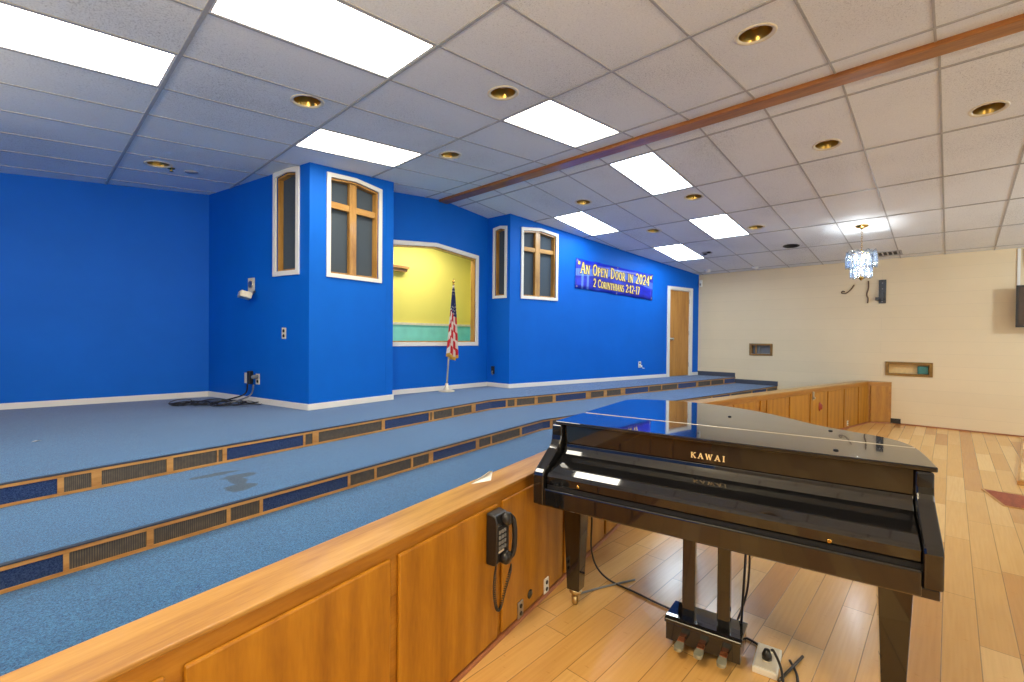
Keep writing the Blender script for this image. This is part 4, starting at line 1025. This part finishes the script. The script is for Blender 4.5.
lettering(pn, [M_gold], 'KAWAI', .749, .916, .976, .027, 1, .0006, .0298, .001, 1.0, .42)
MB().lathe([(.009, 0), (.009, .004), (.005, .005), (0, .005)], 14).xf(Matrix.Translation((1.318, -.1845, .780)) @ Matrix.Rotation(PI / 2, 4, 'X')).build('lock', M_brass, pn)
MB().lathe([(.009, 0), (.009, .006), (.005, .009), (0, .009)], 14).xf(Matrix.Translation((.24, -.1845, .787)) @ Matrix.Rotation(PI / 2, 4, 'X')).build('lid_knob', M_brass, pn)
def leg(cx, cy, wt, wb_, zt=.652):
    h = MB(); s, e = wt / 2, wb_ / 2
    h.hexa([(cx - e, cy - e, .095), (cx + e, cy - e, .095), (cx + e, cy + e, .095), (cx - e, cy + e, .095)], [(cx - s, cy - s, zt), (cx + s, cy - s, zt), (cx + s, cy + s, zt), (cx - s, cy + s, zt)])
    o = h.build('leg', M_piano, pn, bevel=.004)
    f = MB().lathe([(e * .98, .094), (e * .98, .075), (e * .75, .066), (.012, .058)], 20, c=(cx, cy, 0)); f.build('ferrule', M_caster, o)
    f = MB().lathe([(0, -.013), (.026, -.013), (.028, -.008), (.028, .008), (.026, .013), (0, .013)], 20).xf(Matrix.Translation((cx, cy, .0285)) @ Matrix.Rotation(PI / 2, 4, 'Y')); f.build('caster_wheel', M_caster, o)
    f = MB().box((cx - .022, cy - .008, .026), (cx - .016, cy + .008, .064)).box((cx + .016, cy - .008, .026), (cx + .022, cy + .008, .064)); f.build('caster_fork', M_caster, o)
leg(.098, .09, .118, .076); leg(1.542, .09, .118, .076); leg(.50, 1.16, .118, .076, .69)
# lyre with pedals
ly = empty('pedal_lyre', (0, 0, 0)); ly.parent = pn
MB().hexa([(.640, .02, .036), (.985, .02, .036), (.985, .225, .036), (.640, .225, .036)], [(.640, .02, .125), (.985, .02, .125), (.985, .225, .125), (.640, .225, .125)]).build('pedal_box', M_piano, ly, bevel=.004)
MB().prism_yz([(.012, .125), (.225, .125), (.225, .135), (.06, .152), (.03, .154), (.012, .142)][::-1], .634, .991).build('box_top', M_piano, ly, bevel=.004)
for x0, x1 in ((.702, .764), (.868, .928)): MB().box((x0, .085, .135), (x1, .125, .652)).build('post', M_piano, ly, bevel=.005)
MB().tube([(.965, .19, .14), (.975, .30, .652)], .006, 8).build('brace_rod', M_black, ly)
for x in (.722, .813, .915):
    MB().box((x - .016, -.016, .062), (x + .016, .022, .074)).build('pedal_root', M_pedalroot, ly, bevel=.003)
    p = MB(); p.prism([(x - .018, -.012), (x - .021, -.055), (x - .017, -.074), (x, -.081), (x + .017, -.074), (x + .021, -.055), (x + .018, -.012)][::1], .052, .070); p.build('pedal', M_greenpedal, ly, bevel=.004)

# ------------------------------------------------------------------ floor things
fo = empty('floor_outlet', (2.472, .621, 0), math.radians(-82), label='white floor outlet box with a plugged cord in front of the piano', cat='outlet')
MB().box((-.052, -.105, 0), (.052, .105, .030)).build('box', M_white, fo, bevel=.004)
MB().box((-.045, -.095, .030), (.045, .095, .033)).build('cover', M_ivory, fo, bevel=.002)
for q in (-.03, .05): MB().lathe([(.02, .033), (.02, .035), (0, .035)], 16, c=(0, q, 0)).build('receptacle', M_cream, fo)
MB().lathe([(.0, 0), (.021, 0), (.022, .02), (.012, .045), (0, .048)], 14, c=(.0, -.02, .035)).build('plug', M_black, fo)
def cord(pts, r, lab, m=M_darkcord, cat='cord', n=8):
    c = MB(); c.tube([tuple(p) for p in catmull(pts, n)], r, 8); return tag(c.build('loose_cable', m), lab, cat)
def pw(x, y, z):  # piano-local -> world
    c_, s_ = math.cos(PANG), math.sin(PANG); return (PIX + c_ * x - s_ * y, PIY + s_ * x + c_ * y, z)
cord([(2.47, .602, .075), (2.44, .585, .09), (2.38, .54, .06), (2.28, .50, .012), (2.12, .42, .008), (1.95, .33, .008)], .006, 'thin black cord plugged into the floor outlet box')
cord([(2.56, .545, .008), (2.48, .50, .008), (2.36, .46, .008), (2.20, .36, .008), (2.05, .25, .008)], .006, 'thicker black cord lying past the floor outlet box')
tag(MB().tube([(2.36, .545, .014), (2.63, .505, .012)], .0065, 8).build('cord_sleeve', M_darkcord), 'short dark sleeve lying across the cords by the floor outlet', 'sleeve')
cord([pw(.150, .18, .65), pw(.125, .25, .45), pw(.075, .36, .22), pw(.07, .46, .06), pw(.17, .44, .010), pw(.35, .40, .008), pw(.5, .36, .008), pw(.63, .34, .008), pw(.85, .34, .008), pw(1.0, .30, .008), (2.56, .66, .008)], .006, 'black cord hanging from the piano beside its leg and running to the outlet')
cord([pw(.99, .14, .65), pw(1.0, .17, .5), pw(.985, .22, .3), pw(.94, .27, .12), pw(.90, .27, .02), pw(.80, .28, .008)], .005, 'thin black wire hanging behind the pedals of the piano')
cord([(2.34, 1.62, .006), (2.52, 1.55, .006), (2.72, 1.46, .006)], .006, 'pale cord lying behind the near piano leg', M_grey)  # grey tube drawn along a pale line beside the caster
# reddish floor hatch and low platform at the edge of the view
h1 = [(6.42, -.384), (6.448, -.95), (6.98, -.83), (6.993, -.256)]
ht = empty('floor_hatch', (6.7, -.6, 0), label='reddish wood hatch with a pale frame let into the floor', cat='hatch')
def shr(p, k): cx = sum(a for a, _ in p) / len(p); cy = sum(b for _, b in p) / len(p); return [(cx + (a - cx) * k - 6.7 , cy + (b - cy) * k + .6) for a, b in p]
MB().prism(shr(h1, 1.0), .0005, .006).build('frame', M_steprail, ht); MB().prism(shr(h1, .93), .006, .0085).build('cover', M_redwood, ht)
lp = empty('low_platform', (7.5, -.55, 0), label='low wooden platform with trimmed edge at the side of the hall', cat='platform')
o_ = [(0, 0), (.0, -1.6), (3.4, -1.6), (3.4, -.29)]
MB().prism([(x, y) for x, y in o_], .0, .045).build('edge_trim', M_steprail, lp, bevel=.004)
MB().prism([(x * .975 + .03, y * .96 - .025) for x, y in o_], .045, .05).build('deck', M_floor, lp)

# ------------------------------------------------------------------ added fill lights, camera, colour
wd = bpy.data.worlds.new('world'); sc.world = wd; wd.use_nodes = True
bg = wd.node_tree.nodes['Background']; bg.inputs['Color'].default_value = (.86, .9, 1, 1); bg.inputs['Strength'].default_value = .55
for x in (-4.5, -.5, 3.5, 7.5):   # unseen fill lights added in front of the solid back wall
    ld = bpy.data.lights.new('window_daylight', 'AREA'); ld.shape = 'RECTANGLE'; ld.size = 2.6; ld.size_y = 2.2; ld.energy = 80; ld.color = (.93, .97, 1)
    lo = bpy.data.objects.new('window_daylight', ld); COL.objects.link(lo); lo.location = (x, -9.4, 1.7); lo.rotation_euler = (PI / 2, 0, 0)

for x, y in ((.04, 1.03), (-1.5, 4.3), (.04, -3.2), (8.98, -3.2)):   # unseen point lights added to fill the ceiling, no fixtures
    pl_ = bpy.data.lights.new('hall_chandelier_glow', 'POINT'); pl_.energy = {1.03: 200, 4.3: 140}.get(y, 280); pl_.shadow_soft_size = .16; pl_.color = (1, .81, .52) if x < 4 else (.74, .87, 1)
    po = bpy.data.objects.new('hall_chandelier_glow', pl_); COL.objects.link(po); po.location = (x, y, CZ_ - .55)

f_px, yaw, pitch, roll, cyp = 464.4818, .8140, -.0109, .0093, 342.3239
c_, s_ = math.cos(yaw), math.sin(yaw)
fw = Vector((s_, c_, 0)); rt = Vector((c_, -s_, 0)); up = Vector((0, 0, 1))
fw2 = fw * math.cos(pitch) + up * math.sin(pitch); up2 = -fw * math.sin(pitch) + up * math.cos(pitch)
rt3 = rt * math.cos(roll) + up2 * math.sin(roll); up3 = -rt * math.sin(roll) + up2 * math.cos(roll)
cd = bpy.data.cameras.new('camera'); cam = bpy.data.objects.new('camera', cd); COL.objects.link(cam)
Mx = Matrix(((rt3.x, up3.x, -fw2.x, 0), (rt3.y, up3.y, -fw2.y, 0), (rt3.z, up3.z, -fw2.z, 1.5626), (0, 0, 0, 1)))
cam.matrix_world = Mx
cd.sensor_fit = 'HORIZONTAL'; cd.sensor_width = 36; cd.lens = f_px / 1024 * 36; cd.shift_x = 0; cd.shift_y = (cyp - 341) / 1024; cd.clip_start = .02
sc.camera = cam
vs = sc.view_settings; vs.view_transform = 'Standard'; vs.look = 'None'; vs.gamma = 1; vs.use_curve_mapping = False; vs.exposure = -0.37
cy_ = sc.cycles
cy_.use_denoising = True; cy_.max_bounces = 8; cy_.diffuse_bounces = 5; cy_.glossy_bounces = 4; cy_.transparent_max_bounces = 12
cy_.caustics_reflective = False; cy_.caustics_refractive = False; cy_.sample_clamp_indirect = 6; cy_.blur_glossy = .3
